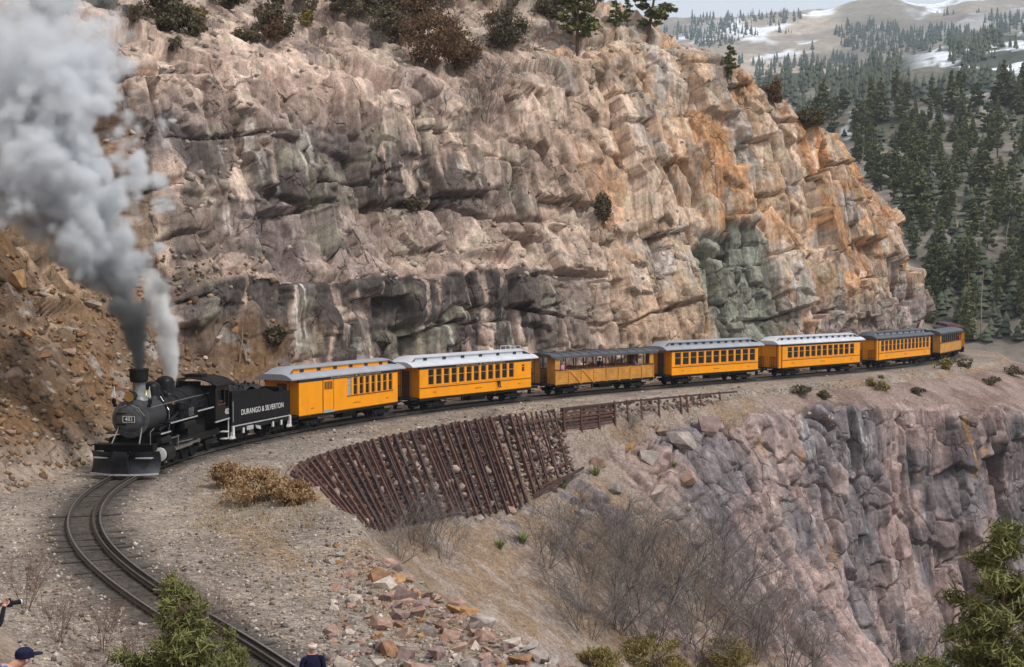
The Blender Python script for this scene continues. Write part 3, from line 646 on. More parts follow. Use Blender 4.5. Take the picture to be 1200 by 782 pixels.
def lower_terrain():
    s = np.concatenate([np.arange(S_MIN + .5, 4, 0.8), np.arange(4, 34, .3), np.arange(34, 150, 0.15), np.arange(150, S_MAX - 1, .45)])
    K0 = knots_at(LO, s); e = edge_off(s)
    K = np.concatenate([np.stack([e - 1.2, np.full(len(s), -.75)], -1)[:, None], np.stack([e + .5, np.full(len(s), -.8)], -1)[:, None], K0], 1)
    w = fbm(s / 7, s * 0, 205, 3) - .5; w2 = fbm(s / 3, s * 0 + 3, 206, 3) - .5
    rk = sstep(80, 88, s)
    K[:, 3, 0] += rk * w * 2.4; K[:, 4, 0] += rk * w * 2.6 + rk * w2 * 1.2; K[:, 5, 0] += rk * w * 3; K[:, 3, 1] += rk * w2 * 1.5
    off, z, arc, T = sheet_base(K, [5, 26, 46, 56, 62, 50], 1)
    ns, nv = off.shape
    S = np.repeat(s[:, None], nv, 1); TT_ = np.repeat(T[None, :], ns, 0)
    XY = toff(S, off); X = np.concatenate([XY, z[..., None]], -1); N = grid_normals(X)
    flip = np.sign(np.sum(N * np.concatenate([toff(S, off + 1) - XY, np.full(S.shape + (1,), .6)], -1), -1)); N *= flip[..., None]
    a, b = S, arc
    h1, c1, r1 = blocks(a, b, 3.4, 11.0, .04, 211, .8)
    h2, c2, r2 = facets(a, b, 2.1, 2.9, -.3, 221, .9); hb, cb, rb = blocks(a, b, 1.5, 5.2, -.03, 225, .9)
    pick = sstep(.45, .6, fbm(a / 6, b / 6, 227, 2) - .25 * sstep(109, 103, S) + .22 * sstep(106, 110, S)); h2 = h2 + (hb - h2) * pick; c2 = c2 + (cb - c2) * pick; r2 = np.where(pick > .5, rb, r2)
    h3, c3, r3 = facets(a, b, .95, 1.1, .4, 231, .9)
    h4, c4, r4 = facets(a, b, .45, .42, 0, 237, .9)
    rock = sstep(78, 86, S + 5 * (fbm(a / 4, b / 3, 241, 3) - .5) * 2) * sstep(1.6, 2.1, TT_ + .4 * (r2 - .5))
    rock *= sstep(158, 148, S)
    rock = np.maximum(rock, .9 * sstep(.60, .68, fbm(a / 3.5, b / 3.5, 242, 3)) * sstep(58, 66, S) * sstep(1.9, 2.4, TT_))
    keep = sstep(1.0, 1.6, TT_)
    tall = sstep(103, 109, S)
    rr = 1 - tall                                                      # rounder slabs on the buttress, sharp wall beyond
    disp = rock * ((.6 + .6 * tall) * h1 + (.42 + .3 * tall) * h2 + (.16 - .08 * tall) * h3 + .05 * h4 - .9 * c1 - .5 * c2 - .06 * c3) \
        + (1 - rock) * (.45 * (fbm(a / 3, b / 3, 243, 4) - .5) + .10 * h3 * sstep(.4, .8, r3) + .05 * h4)
    for s0, lean, amp in ((106, .02, 1.6), (113.5, .05, 1.0), (119, -.06, .8), (125, .08, 1.0), (131, -.05, .9), (137, .06, 1.0), (95, .0, .7), (90, -.1, .6)):
        ds = S - s0 - lean * (z + 8) - 1.8 * (fbm(z / 3.0, z * 0 + s0, 245, 3) - .5)
        disp -= amp * rock * np.exp(-(ds / .4) ** 2) * sstep(.25, .55, fbm(z / 6 + s0, z * 0, 246, 2))
    X = X + N * (disp * keep)[..., None]
    steep = np.clip(1 - np.abs(N[..., 2]) * 1.3, 0, 1)
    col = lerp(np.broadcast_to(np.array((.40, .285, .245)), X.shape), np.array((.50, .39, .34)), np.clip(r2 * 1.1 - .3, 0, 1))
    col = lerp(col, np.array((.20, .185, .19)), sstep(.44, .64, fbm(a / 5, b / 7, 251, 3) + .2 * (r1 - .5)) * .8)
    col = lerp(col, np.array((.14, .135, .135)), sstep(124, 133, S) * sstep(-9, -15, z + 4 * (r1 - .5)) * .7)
    stk = fbm(S / .7 + 2 * fbm(a / 4, b / 4, 252, 2), z / 6, 253, 4); big = fbm(S / 5, z / 5, 254, 3)
    col = lerp(col, np.array((.085, .08, .082)), np.clip(sstep(.50, .62, stk * .6 + big * .45) * .75 * (.35 + .65 * steep), 0, .85))
    col = lerp(col, np.array((.56, .55, .53)), sstep(.68, .76, fbm(S / .4, z / 5, 255, 3)) * sstep(.5, .62, fbm(S / 4, z / 4, 256, 2)) * steep * .75)
    col = lerp(col, np.array((.44, .24, .075)), sstep(.76, .84, fbm(a / 2.4 + 5, b / 4, 257, 3)) * .5)
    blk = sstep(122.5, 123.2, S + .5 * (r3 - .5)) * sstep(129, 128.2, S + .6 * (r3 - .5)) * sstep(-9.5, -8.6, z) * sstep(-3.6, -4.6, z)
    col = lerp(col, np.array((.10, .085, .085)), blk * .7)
    ostr = np.exp(-((S - 126.6 - .3 * (fbm(z, z * 0, 258, 2) - .5)) / .5) ** 4) * sstep(-10, -9, z) * sstep(-3.4, -4.2, z)
    col = lerp(col, np.array((.50, .30, .11)), np.clip(ostr, 0, 1) * .75 * sstep(.3, .6, fbm(S / .5, z / 1.5, 259, 3)))
    col *= (.8 + .4 * r3[..., None]) * (.9 + .2 * r4[..., None])
    soil = lerp(np.broadcast_to(np.array((.29, .205, .14)), X.shape), np.array((.33, .26, .21)), sstep(.42, .6, fbm(a / 3, b / 3, 261, 4)))
    soil = lerp(soil, np.array((.36, .29, .25)), sstep(.55, .7, fbm(a / 1.2, b / 1.2, 262, 3)) * .8)
    soil = lerp(soil, lerp(np.broadcast_to(np.array((.32, .235, .20)), X.shape), np.array((.23, .155, .13)), sstep(.42, .62, fbm(a / 3, b / 3, 263, 4))), sstep(98, 108, S))
    soil = lerp(soil, np.array((.30, .24, .20)), sstep(32, 22, S) * .8)
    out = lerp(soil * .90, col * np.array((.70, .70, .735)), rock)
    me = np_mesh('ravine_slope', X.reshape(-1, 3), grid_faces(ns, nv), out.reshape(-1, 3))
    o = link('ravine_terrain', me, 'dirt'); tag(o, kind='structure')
    me.materials.append(M['cliff'])
    f = grid_faces(ns, nv); rm = (rock.reshape(-1)[f].mean(1) > .5).astype(np.int32)
    if len(me.polygons) == len(rm): me.polygons.foreach_set('material_index', rm)
    return o

# ------------------------------------------------------------------ far hills
def strip_terrain(name, rows, nu, nv, seed, rough, colfn, x_of):
    """rows = [(distance, height function of u 0..1)]; sheet between them, u across the view"""
    u = np.linspace(0, 1, nu); Y = np.array([r[0] for r in rows]); Zs = np.array([[r[1](t) for t in u] for r in rows])
    v = np.linspace(0, 1, nv); yy = np.interp(v, np.linspace(0, 1, len(rows)), Y)
    Z = np.array([np.interp(v, np.linspace(0, 1, len(rows)), Zs[:, i]) for i in range(nu)])
    UU, VV = np.meshgrid(u, v, indexing='ij'); YY = np.repeat(yy[None], nu, 0); XX = x_of(UU, YY)
    sc = rough * 6
    Z = Z + rough * ((fbm(XX / sc, YY / sc, seed, 5, .55) - .5) * 2) * np.clip(VV * 6, .25, 1)
    X = np.stack([XX, YY, Z], -1); c = colfn(XX, YY, Z, UU, VV)
    me = np_mesh(name, X.reshape(-1, 3), grid_faces(nu, nv), c.reshape(-1, 3))
    o = link(name, me, 'far'); tag(o, kind='structure'); return o

def zrow(px, py, y): return U(px, py, y=y).z
def prof(y, pts):
    """height of a skyline seen at pixels pts when it stands at the distance y"""
    xs = [p[0] for p in pts]; zs = [zrow(p[0], p[1], y) for p in pts]
    return lambda t: float(np.interp(600 + t * 900, xs, zs))
def x_of(UU, YY): return (UU * 900) / FPX * YY          # u=0 is straight ahead, u=1 past the right edge of the view

def hill_col(XX, YY, Z, UU, VV):
    c = lerp(np.broadcast_to(np.array((.17, .145, .12)), XX.shape + (3,)), np.array((.26, .225, .19)), sstep(.45, .62, fbm(XX / 14, YY / 14, 301, 4)))
    c = lerp(c, np.array((.10, .10, .065)), sstep(.48, .62, fbm(XX / 22, YY / 22, 302, 3)) * .7)
    sn = sstep(.60, .64, fbm(XX / 9, YY / 12, 303, 4)) * sstep(.62, .78, VV) * sstep(.75, .35, UU)
    return lerp(c, np.array((.80, .82, .86)), sn)
def mid_col(XX, YY, Z, UU, VV):
    c = lerp(np.broadcast_to(np.array((.075, .085, .062)), XX.shape + (3,)), np.array((.17, .16, .125)), sstep(.50, .66, fbm(XX / 60, YY / 90, 311, 4)))
    sn = sstep(.46, .51, fbm(XX / 26 + YY / 80, YY / 60 - XX / 90, 312, 4)) * sstep(.50, .56, UU) * sstep(.30, .42, VV) * sstep(.86, .74, VV)
    return lerp(c, np.array((.80, .83, .88)), sn)
def far_col(XX, YY, Z, UU, VV):
    c = lerp(np.broadcast_to(np.array((.42, .345, .27)), XX.shape + (3,)), np.array((.30, .25, .20)), sstep(.42, .60, fbm(XX / 150, YY / 200, 321, 4)))
    fo = sstep(.50, .57, fbm(XX / 160 + 3, YY / 320, 322, 5) + .30 * (.62 - VV)) * sstep(.93, .80, VV)
    c = lerp(c, np.array((.055, .068, .062)), fo * .45)
    sn = sstep(.50, .57, fbm(XX / 90 - YY / 300, YY / 160, 323, 5)) * sstep(.30, .42, VV) * sstep(.86, .72, VV) * sstep(.12, .2, UU)
    c = lerp(c, np.array((.78, .81, .86)), sn * (1 - fo * .75))
    return c

def background():
    hill = strip_terrain('hillside', [(190, lambda t: -30.0), (235, lambda t: -9.0 + 5 * t), (300, lambda t: 16 + 10 * t), (430, prof(430, [(600, 150), (930, 150), (1040, 128), (1200, 112), (1500, 90)])), (520, lambda t: 62.0)],
                         150, 150, 31, 5.0, hill_col, x_of)
    mid = strip_terrain('forested_ridge', [(480, lambda t: 20.0), (700, prof(700, [(600, 128), (900, 120), (1200, 98), (1500, 70)])), (1000, prof(1000, [(600, 100), (850, 98), (960, 88), (1060, 66), (1200, 38), (1500, 0)])), (1150, lambda t: 120.0)],
                        150, 120, 32, 10.0, mid_col, x_of)
    far = strip_terrain('mountain', [(1100, lambda t: 60.0), (1700, prof(1700, [(600, 92), (820, 80), (950, 72), (1200, 40), (1500, 25)])),
                                     (2600, prof(2600, [(600, 30), (780, 22), (850, 18), (900, 15), (960, 10), (1000, 0), (1040, -4), (1070, 4), (1100, 6), (1130, -6), (1200, -14), (1500, -30)])), (3200, lambda t: 300.0)],
                        200, 160, 33, 14.0, far_col, x_of)
    return hill, mid, far

cliff_o = upper_terrain(); bench_o = bench_terrain(); lower_o = lower_terrain()
hill_o, mid_o, far_o = background()
# ground sheet to the horizon under everything
gm_ = np_mesh('ground', np.array([[-6000, -6000, -60], [6000, -6000, -60], [6000, 9000, -60], [-6000, 9000, -60]], float), np.array([[0, 1, 2, 3]]), np.full((4, 3), .17))
tag(link('valley_ground', gm_, 'far'), kind='structure')

bpy.context.view_layer.update()
DG = bpy.context.evaluated_depsgraph_get()
EYE = Vector((0, 0, HCAM))
def hit(px, py):
    d = (U(px, py, y=50.0) - EYE).normalized()
    ok, p, n, i, ob, m = SC.ray_cast(DG, EYE, d, distance=6000)
    return (p, n, ob.name) if ok else (None, None, None)
def drop(x, y, z0=120.0):
    ok, p, n, i, ob, m = SC.ray_cast(DG, Vector((x, y, z0)), Vector((0, 0, -1)), distance=400)
    return p if ok else Vector((x, y, 0))

# ------------------------------------------------------------------ railway track
def sweep(s0, s1, step, off, section, name, mat, parent, z0=0.0):
    """rail: section = [(lateral, height)] swept along the track"""
    s = np.arange(s0, s1, step); n = len(section); P = []
    for lat, h in section:
        xy = toff(s, np.full(s.shape, off + lat)); P.append(np.concatenate([xy, np.full((len(s), 1), z0 + h)], 1))
    P = np.stack(P, 1).reshape(-1, 3); i = np.arange(len(s) - 1)[:, None] * n + np.arange(n)[None]
    j = np.arange(len(s) - 1)[:, None] * n + (np.arange(n)[None] + 1) % n
    return link(name, np_mesh(name, P, np.stack([i, j, j + n, i + n], -1).reshape(-1, 4)), mat, parent)
GAUGE = 0.56
track = empty('railway_track', (0, 0, 0)); tag(track, kind='structure')
SEC = [(-.06, 0), (-.06, .02), (-.014, .035), (-.014, .10), (-.036, .11), (-.036, .135), (.036, .135), (.036, .11), (.014, .10), (.014, .035), (.06, .02), (.06, 0)]
for o_ in (-GAUGE, GAUGE):
    r_ = sweep(-40, S_MAX - 3, .4, o_, SEC, 'rail', 'rail', track, 0.0)
    sweep(-40, S_MAX - 3, .4, o_, [(-.026, .1345), (-.026, .139), (.026, .139), (.026, .1345)], 'rail_head', 'railtop', r_, 0.0)
sweep(-40, 33, .4, GAUGE - .24, SEC, 'guard_rail', 'rail', track, 0.0)
tie_me = MB().box((0, 0, 0), (.20, 2.3, .16)).mesh('tie')
tie_me.materials.append(M['tie'])
k = 0
for s_ in np.arange(-12, 52, .62):
    p = tpos(np.array(s_)); d = tdir(np.array(s_)); o = link('tie', tie_me, None, track)
    o.location = (p[0], p[1], -.138 + rnd.uniform(-.04, .045)); o.rotation_euler = (0, 0, math.atan2(d[1], d[0]) + rnd.uniform(-.04, .04))
    o.scale = (rnd.uniform(.85, 1.15), rnd.uniform(.9, 1.15), 1)

# ------------------------------------------------------------------ rolling stock
# vehicle axes: +X towards the front of the train (towards the camera), +Y the valley side, Z up from the rail top
RAILZ = 0.138
def vehicle_root(name, s_front, s_back):
    L = s_back - s_front; a = tpos(np.array(s_front + .18 * L)); b = tpos(np.array(s_back - .18 * L)); f = a - b
    m = (tpos(np.array(s_front)) + tpos(np.array(s_back)) + 2 * (a + b)) / 6 * 1.0
    return empty(name, (m[0], m[1], RAILZ), math.atan2(f[1], f[0]))

def copy_tree(o, parent=None):
    c = o.copy(); COL.objects.link(c); c.parent = parent
    for ch in children(o): copy_tree(ch, c)
    return c

def wheel_mesh(r, w, spokes=0):
    b = MB()
    b.lathe((0, -w / 2, 0), (0, 1, 0), [(0, r * .84), (0, r * 1.06), (.03, r * 1.06), (.035, r), (w, r * .985), (w, r * .84)], 20)
    return b
def add_truck(root, x, r=.36, wb=1.5, side=1.0):
    t = MB()
    for y in (-side, side):
        t.bb(x - wb / 2 - .35, x + wb / 2 + .35, y - .05, y + .05, r + .05, r + .17)
        t.bb(x - .38, x + .38, y - .06, y + .06, r - .10, r + .06)
        t.bar((x - wb / 2 - .2, y, r + .08), (x - .3, y, r - .12), .06); t.bar((x + wb / 2 + .2, y, r + .08), (x + .3, y, r - .12), .06)
        for q in (-wb / 2, wb / 2): t.bb(x + q - .12, x + q + .12, y - .085, y + .085, r - .1, r + .14)
        for q in (-.14, .14): t.cyl((x + q, y, r - .05), (x + q, y, r + .28), .07, n=8)
    t.bb(x - .16, x + .16, -side, side, r + .1, r + .28)
    tr = t.build('truck', 'blackdull', root)
    for q in (-wb / 2, wb / 2):
        w = MB(); w.cyl((x + q, -.7, r), (x + q, .7, r), .06, n=8)
        for y in (-GAUGE, GAUGE):
            sg = 1 if y > 0 else -1
            w.lathe((x + q, y - sg * .07, r), (0, sg, 0), [(0, r * .5), (0, r * 1.07), (.03, r * 1.07), (.04, r), (.13, r * .985), (.13, r * .8), (.10, r * .75), (.10, r * .3), (.15, r * .25)], 18)
        w.build('wheelset', 'blackdull', tr)
    return tr

def flat_text(root, body, size, x, y, z, mat, name='lettering', sx=1.0, width=None):
    me = text_mesh(body, size, name)
    if width:
        xs = [v.co.x for v in me.vertices]; sx = width / (max(xs) - min(xs))
    me.transform(Matrix.Diagonal((sx, 1, 1, 1)))
    # reads from the valley side: text right = -X... seen from +Y the right hand is -X
    me.transform(Matrix(((-1, 0, 0, 0), (0, 0, 1, 0), (0, 1, 0, 0), (0, 0, 0, 1))))
    me.transform(Matrix.Translation((x, y, z)))
    bm = bmesh.new(); bm.from_mesh(me); bmesh.ops.recalc_face_normals(bm, faces=bm.faces); bm.to_mesh(me); bm.free()
    return link(name, me, mat, root)

W2 = 1.22        # half width of a passenger car
def underframe(root, x0, x1, trucks=True):
    u = MB()
    for y in (-W2 + .05, W2 - .05, -.3, .3): u.bb(x0, x1, y - .05, y + .05, .70, .86)
    u.bb(x0 - .02, x1 + .02, -W2, W2, .80, .90)
    L = x1 - x0
    for y in (-.75, .75):            # truss rods and queen posts
        a, b = x0 + .18 * L, x1 - .18 * L; m1, m2 = x0 + .40 * L, x1 - .40 * L
        u.bar((a, y, .72), (m1, y, .38), .04); u.bar((m1, y, .38), (m2, y, .38), .04); u.bar((m2, y, .38), (b, y, .72), .04)
        for m in (m1, m2): u.bb(m - .05, m + .05, y - .05, y + .05, .36, .74)
    u.bb(x0 + .42 * L, x0 + .55 * L, .35, .95, .36, .72); u.cyl((x0 + .33 * L, -.5, .52), (x0 + .44 * L, -.5, .52), .18, n=10)
    u.build('underframe', 'blackdull', root)
    for x in (x0 - 1.0, x1 + 1.0):
        c = MB(); sg = -1 if x < (x0 + x1) / 2 else 1
        c.bb(x - .28, x + .28, -.09, .09, .62, .80); c.build('coupler', 'blackdull', root)
    add_truck(root, x0 + .13 * L + .3); add_truck(root, x1 - .13 * L - .3)

def arch_roof(x0, x1, eave, rise, half, n=9, over=0.0):
    """closed low arch along X"""
    poly = [(-half, eave - .05)] + [(half * math.sin(t), eave + rise * (math.cos(t) - math.cos(math.pi / 2.0)) ) for t in np.linspace(-math.pi / 2, math.pi / 2, n)] + [(half, eave - .05)]
    return MB().prism(poly, 'x', x0, x1)

def coach(name, s0, s1, roof, clere, layout, label, vents, win_z=(1.72, 2.66), vest=(0.0, 0.0), plat=(.75, .75), extra=None, letter=None, belt=True, end_dark=False, clere_mat=None, rooftype='clerestory'):
    """layout: list of ('w', width) window, ('p', width) blank wall, ('g', width) blanked window, ('d', width) baggage door, ('v', width) small slotted window"""
    root = vehicle_root(name, s0, s1); tag(root, label, 'railway car', None)
    L = s1 - s0; x1, x0 = L / 2, -L / 2            # x1 front
    z0, ze = .84, 3.02
    fl = MB(); fl.bb(x0, x1, -W2 + .06, W2 - .06, .90, .96); fl.build('floor_deck', 'inside', root)
    # ---- walls with real openings, both sides
    tot = sum(w for _, w in layout); sc = L / tot
    for sgn in (1, -1):
        y = sgn * W2; b = MB()
        th = .09
        def wall(xa, xb, za, zb): b.bb(xa, xb, y - sgn * th, y, za, zb)
        wall(x0, x1, z0, win_z[0]); wall(x0, x1, win_z[1], ze - .20)
        x = x1
        wins = []
        for kind, w in layout:
            w *= sc; xa = x - w
            if kind in ('p', 'd', 'v'): wall(xa, x, win_z[0], win_z[1])
            else:
                pier = .115
                wall(x - pier, x, win_z[0], win_z[1]); wall(xa, xa + pier, win_z[0], win_z[1]); wins.append((kind, xa + pier, x - pier))
            if kind == 'd' and sgn > 0:
                d = MB(); d.bb(xa + .06, x - .06, y, y + .025, z0 + .18, ze - .25)
                do = d.build('baggage_door', 'yellow', root)
                for (p, q, r, t) in ((xa + .02, xa + .06, z0 + .14, ze - .2), (x - .06, x - .02, z0 + .14, ze - .2)):
                    MB().bb(p, q, y, y + .035, r, t).build('door_edge', 'brown_trim', do)
                n_ = 3
                for k_ in range(n_):
                    ww = (x - xa - .3) / n_; MB().bb(xa + .15 + k_ * ww + .03, xa + .15 + (k_ + 1) * ww - .03, y + .02, y + .032, 2.25, 2.72).build('door_pane', 'glass', do)
                st = MB(); st.bb(xa + .02, x - .02, y, y + .06, z0 + .02, z0 + .17); st.build('door_sill', 'greyroof', root)
            if kind == 'v' and sgn > 0:
                v = MB(); xm = (xa + x) / 2
                v.bb(xm - .16, xm + .16, y - .01, y + .014, 2.50, 2.62)
                for k_ in range(3): v.bb(xm - .14 + k_ * .10, xm - .06 + k_ * .10, y - .01, y + .014, 2.12, 2.44)
                v.build('slotted_window', 'brown_trim', root)
            x = xa
        side = b.build('side_wall', 'yellow', root)
        lb = MB(); lb.bb(x0 - .02, x1 + .02, y - sgn * .1, y + sgn * .015, ze - .20, ze + .03); lb.build('letter_board', 'black_trim', root)
        if belt:
            bt = MB(); bt.bb(x0, x1, y, y + sgn * .022, win_z[0] - .20, win_z[0] - .155); bt.build('belt_rail', 'brown_trim', side)
        sl = MB(); wx = [w_[1] for w_ in wins] + [w_[2] for w_ in wins]
        if wx:
            sl.bb(min(wx) - .06, max(wx) + .06, y, y + sgn * .03, win_z[0] - .045, win_z[0]); sl.build('window_sill', 'yellow' if belt else 'brown_trim', side)
        for kind, xa, xb in wins:
            yi = y - sgn * .055
            f = MB(); t = .035; zm = (win_z[0] + win_z[1]) / 2 + .08
            for (p, q, r, u_) in ((xa, xb, win_z[0], win_z[0] + t), (xa, xb, win_z[1] - t, win_z[1]), (xa, xa + t, win_z[0] + t, win_z[1] - t), (xb - t, xb, win_z[0] + t, win_z[1] - t), (xa + t, xb - t, zm - .02, zm + .02)):
                f.bb(p, q, yi - .02, yi + .02, r, u_)
            wo = f.build('window', 'plank', root)
            pn = MB(); pn.bb(xa + t, xb - t, yi - .006, yi + .006, win_z[0] + t, win_z[1] - t); pn.build('pane', 'greyroof' if kind == 'g' else 'glass', wo)
    # ---- end walls, platforms, railings
    for sg, xe, vs_, pl in ((1, x1, vest[0], plat[0]), (-1, x0, vest[1], plat[1])):
        e = MB(); t = .07
        e.bb(xe - sg * t, xe, -W2 + .09, -.36, .9, ze); e.bb(xe - sg * t, xe, .36, W2 - .09, .9, ze); e.bb(xe - sg * t, xe, -.36, .36, 2.75, ze)
        e.build('end_wall', 'black_trim' if (end_dark and sg > 0) else 'yellow_shaded', root)
        dr = MB(); dr.bb(xe - sg * .05, xe - sg * .02, -.36, .36, .9, 2.75); dr.build('end_door', 'brown_trim', root)
        p = MB(); p.bb(xe, xe + sg * pl, -W2 + .12, W2 - .12, .80, .90)
        for y in (-W2 + .22, W2 - .22):
            for k_ in range(2): p.bb(xe + sg * .06, xe + sg * (pl - .1), y - .14, y + .14, .36 + k_ * .22, .40 + k_ * .22)
            p.bb(xe + sg * .05, xe + sg * .08, y - .15, y + .15, .36, .85)
        po = p.build('platform', 'blackdull', root)
        r = MB(); xr = xe + sg * (pl - .06)
        for y0_, y1_ in ((-W2 + .16, -.35), (.35, W2 - .16)):
            r.bar((xr, y0_, 1.85), (xr, y1_, 1.85), .04); r.bar((xr, y0_, 1.05), (xr, y1_, 1.05), .03)
            for y in np.linspace(y0_, y1_, 5): r.bar((xr, y, .9), (xr, y, 1.85), .028)
        for y in (-W2 + .16, W2 - .16): r.bar((xr, y, .9), (xr, y, ze), .035)
        r.build('platform_railing', 'black_trim', po)
        if vs_:
            v = MB()
            for y in (-W2 + .06, W2 - .06): v.bb(xe + sg * .15, xe + sg * .55, y - .03, y + .03, .86, ze - .1)
            v.bb(xe + sg * .52, xe + sg * .57, -W2 + .1, W2 - .1, .86, ze - .1)
            v.build('vestibule', 'yellow_shaded', root)
    # ---- roof
    xo0, xo1 = x0 - plat[1] - .1, x1 + plat[0] + .1; half = W2 + .10
    if rooftype == 'clerestory':
        rb = MB()
        n = 5; ch = .62; zc = ze + .33; zt = ze + .66
        prof_ = [(-half, ze - .02), (-half, ze + .05)] + [(-half + (half - ch) * t, ze + .05 + (zc - ze - .05) * math.sin(t * math.pi / 2)) for t in (.3, .6, 1)]
        prof_ += [(-y_, z_) for y_, z_ in reversed(prof_)]
        rb.prism(prof_, 'x', xo0, xo1)
        ro = rb.build('roof', roof, root)
        cl0, cl1 = xo0 + 1.1, xo1 - 1.1
        cs = MB(); cs.bb(cl0, cl1, -ch, ch, zc - .1, zt - .08); cs.build('clerestory', clere, root)
        ct = MB(); pr = [(-ch - .1, zt - .10), (-ch - .1, zt - .05), (-ch * .5, zt + .03), (0, zt + .055), (ch * .5, zt + .03), (ch + .1, zt - .05), (ch + .1, zt - .10)]
        ct.prism(pr, 'x', cl0 - .12, cl1 + .12)
        # the raised deck slopes down to the roof at both ends
        for xa, xb in ((cl0 - .12, xo0 + .05), (cl1 + .12, xo1 - .05)):
            up = [(xa, y_, z_) for y_, z_ in pr]; dn = [(xb, y_ * 1.35, ze + .05 + .10 * (1 - abs(y_) / (ch + .1)) ** .5 + .1) for y_, z_ in pr]
            q = len(pr); ct.add(up + dn, [(i, i + 1, q + i + 1, q + i) for i in range(q - 1)] + [tuple(range(q)), tuple(range(2 * q - 1, q - 1, -1)), (0, q, 2 * q - 1, q - 1)])
        ct.build('upper_roof', clere_mat or roof, root)
        for sgn in (1, -1):
            for k_ in range(vents):
                xm = cl0 + (cl1 - cl0) * (k_ + .5) / vents
                vw = .19 if vents < 8 else .20
                vt = MB(); vt.bb(xm - vw, xm + vw, sgn * ch - .01, sgn * (ch + .02), zc + .02, zt - .14); vt.build('vent', 'black_trim', root)
    else:
        arch_roof(xo0, xo1, ze + .02, .42, half, 11).build('roof', roof, root)
    if letter:
        flat_text(root, 'DURANGO & SILVERTON', .155, letter[0], W2 + .017, ze - .10, 'gold', width=letter[1])
    # small painted names and numbers low on the side, a few dark strokes each
    for xm, n_ in ((0.0 if not extra else extra, 7), (x1 - .12 * L, 3), (x0 + .12 * L, 3)):
        mk = MB()
        for k_ in range(n_):
            mk.bb(xm + (k_ - n_ / 2) * .12, xm + (k_ - n_ / 2) * .12 + .065, W2, W2 + .006, 1.18, 1.27)
        mk.build('side_mark', 'mark', root)
    underframe(root, x0, x1)
    return root

S_ENG, S_TEND = (33.0, 43.5), (44.2, 50.9)
coach('combine_car', 52.3, 63.3, 'greyroof', 'yellow', [('p', 2.5), ('d', 1.25), ('p', 1.45), ('g', .72)] + [('w', .72)] * 7 + [('p', .55)], 
      'yellow baggage coach with grey roof coupled behind the tender', 6, win_z=(1.70, 2.80), belt=False, letter=(-.6, 5.6), end_dark=False, extra=-.6)
c2 = coach('coach', 66.0, 78.9, 'silver', 'silver', [('p', .75)] + [('w', .78)] * 12 + [('v', 1.9)],
      'yellow coach with twelve windows and silver white roof behind the baggage coach', 6, win_z=(1.74, 2.80), letter=(-.3, 5.6))
rr_ = MB()
for y in (-.45, .45):
    rr_.bar((-6.2, y, 3.95), (-4.9, y, 3.95), .03)
    for x in (-6.2, -5.55, -4.9): rr_.bar((x, y, 3.6), (x, y, 3.95), .03)
rr_.build('roof_railing', 'white', c2)
coach('coach', 96.5, 108.4, 'greyroof', 'greyroof', [('p', .28)] + [('w', .95)] * 11 + [('p', .28)],
      'yellow coach with dark grey roof between the open car and the silver roofed coach', 11, win_z=(1.72, 2.78), vest=(0, 0), clere_mat='greyroof')
coach('coach', 112.0, 125.4, 'silver', 'silver', [('p', .7)] + [('w', .92)] * 12 + [('p', .9)],
      'yellow coach with bright silver roof and closed end porch, fifth behind the tender', 12, win_z=(1.72, 2.74), vest=(1, 0))
coach('coach', 129.2, 142.8, 'darkroof', 'greyroof', [('p', .35)] + [('w', .92)] * 13 + [('p', .25)],
      'yellow coach with charcoal roof and thirteen windows just before the last open car', 8, win_z=(1.72, 2.80), vest=(1, 0), clere_mat='darkroof')
coach('coach', 161.0, 172.0, 'maroon', 'maroon', [('p', .5)] + [('w', .92)] * 10 + [('p', .5)],
      'dark maroon roofed coach almost hidden behind the last open car', 8, win_z=(1.72, 2.74))

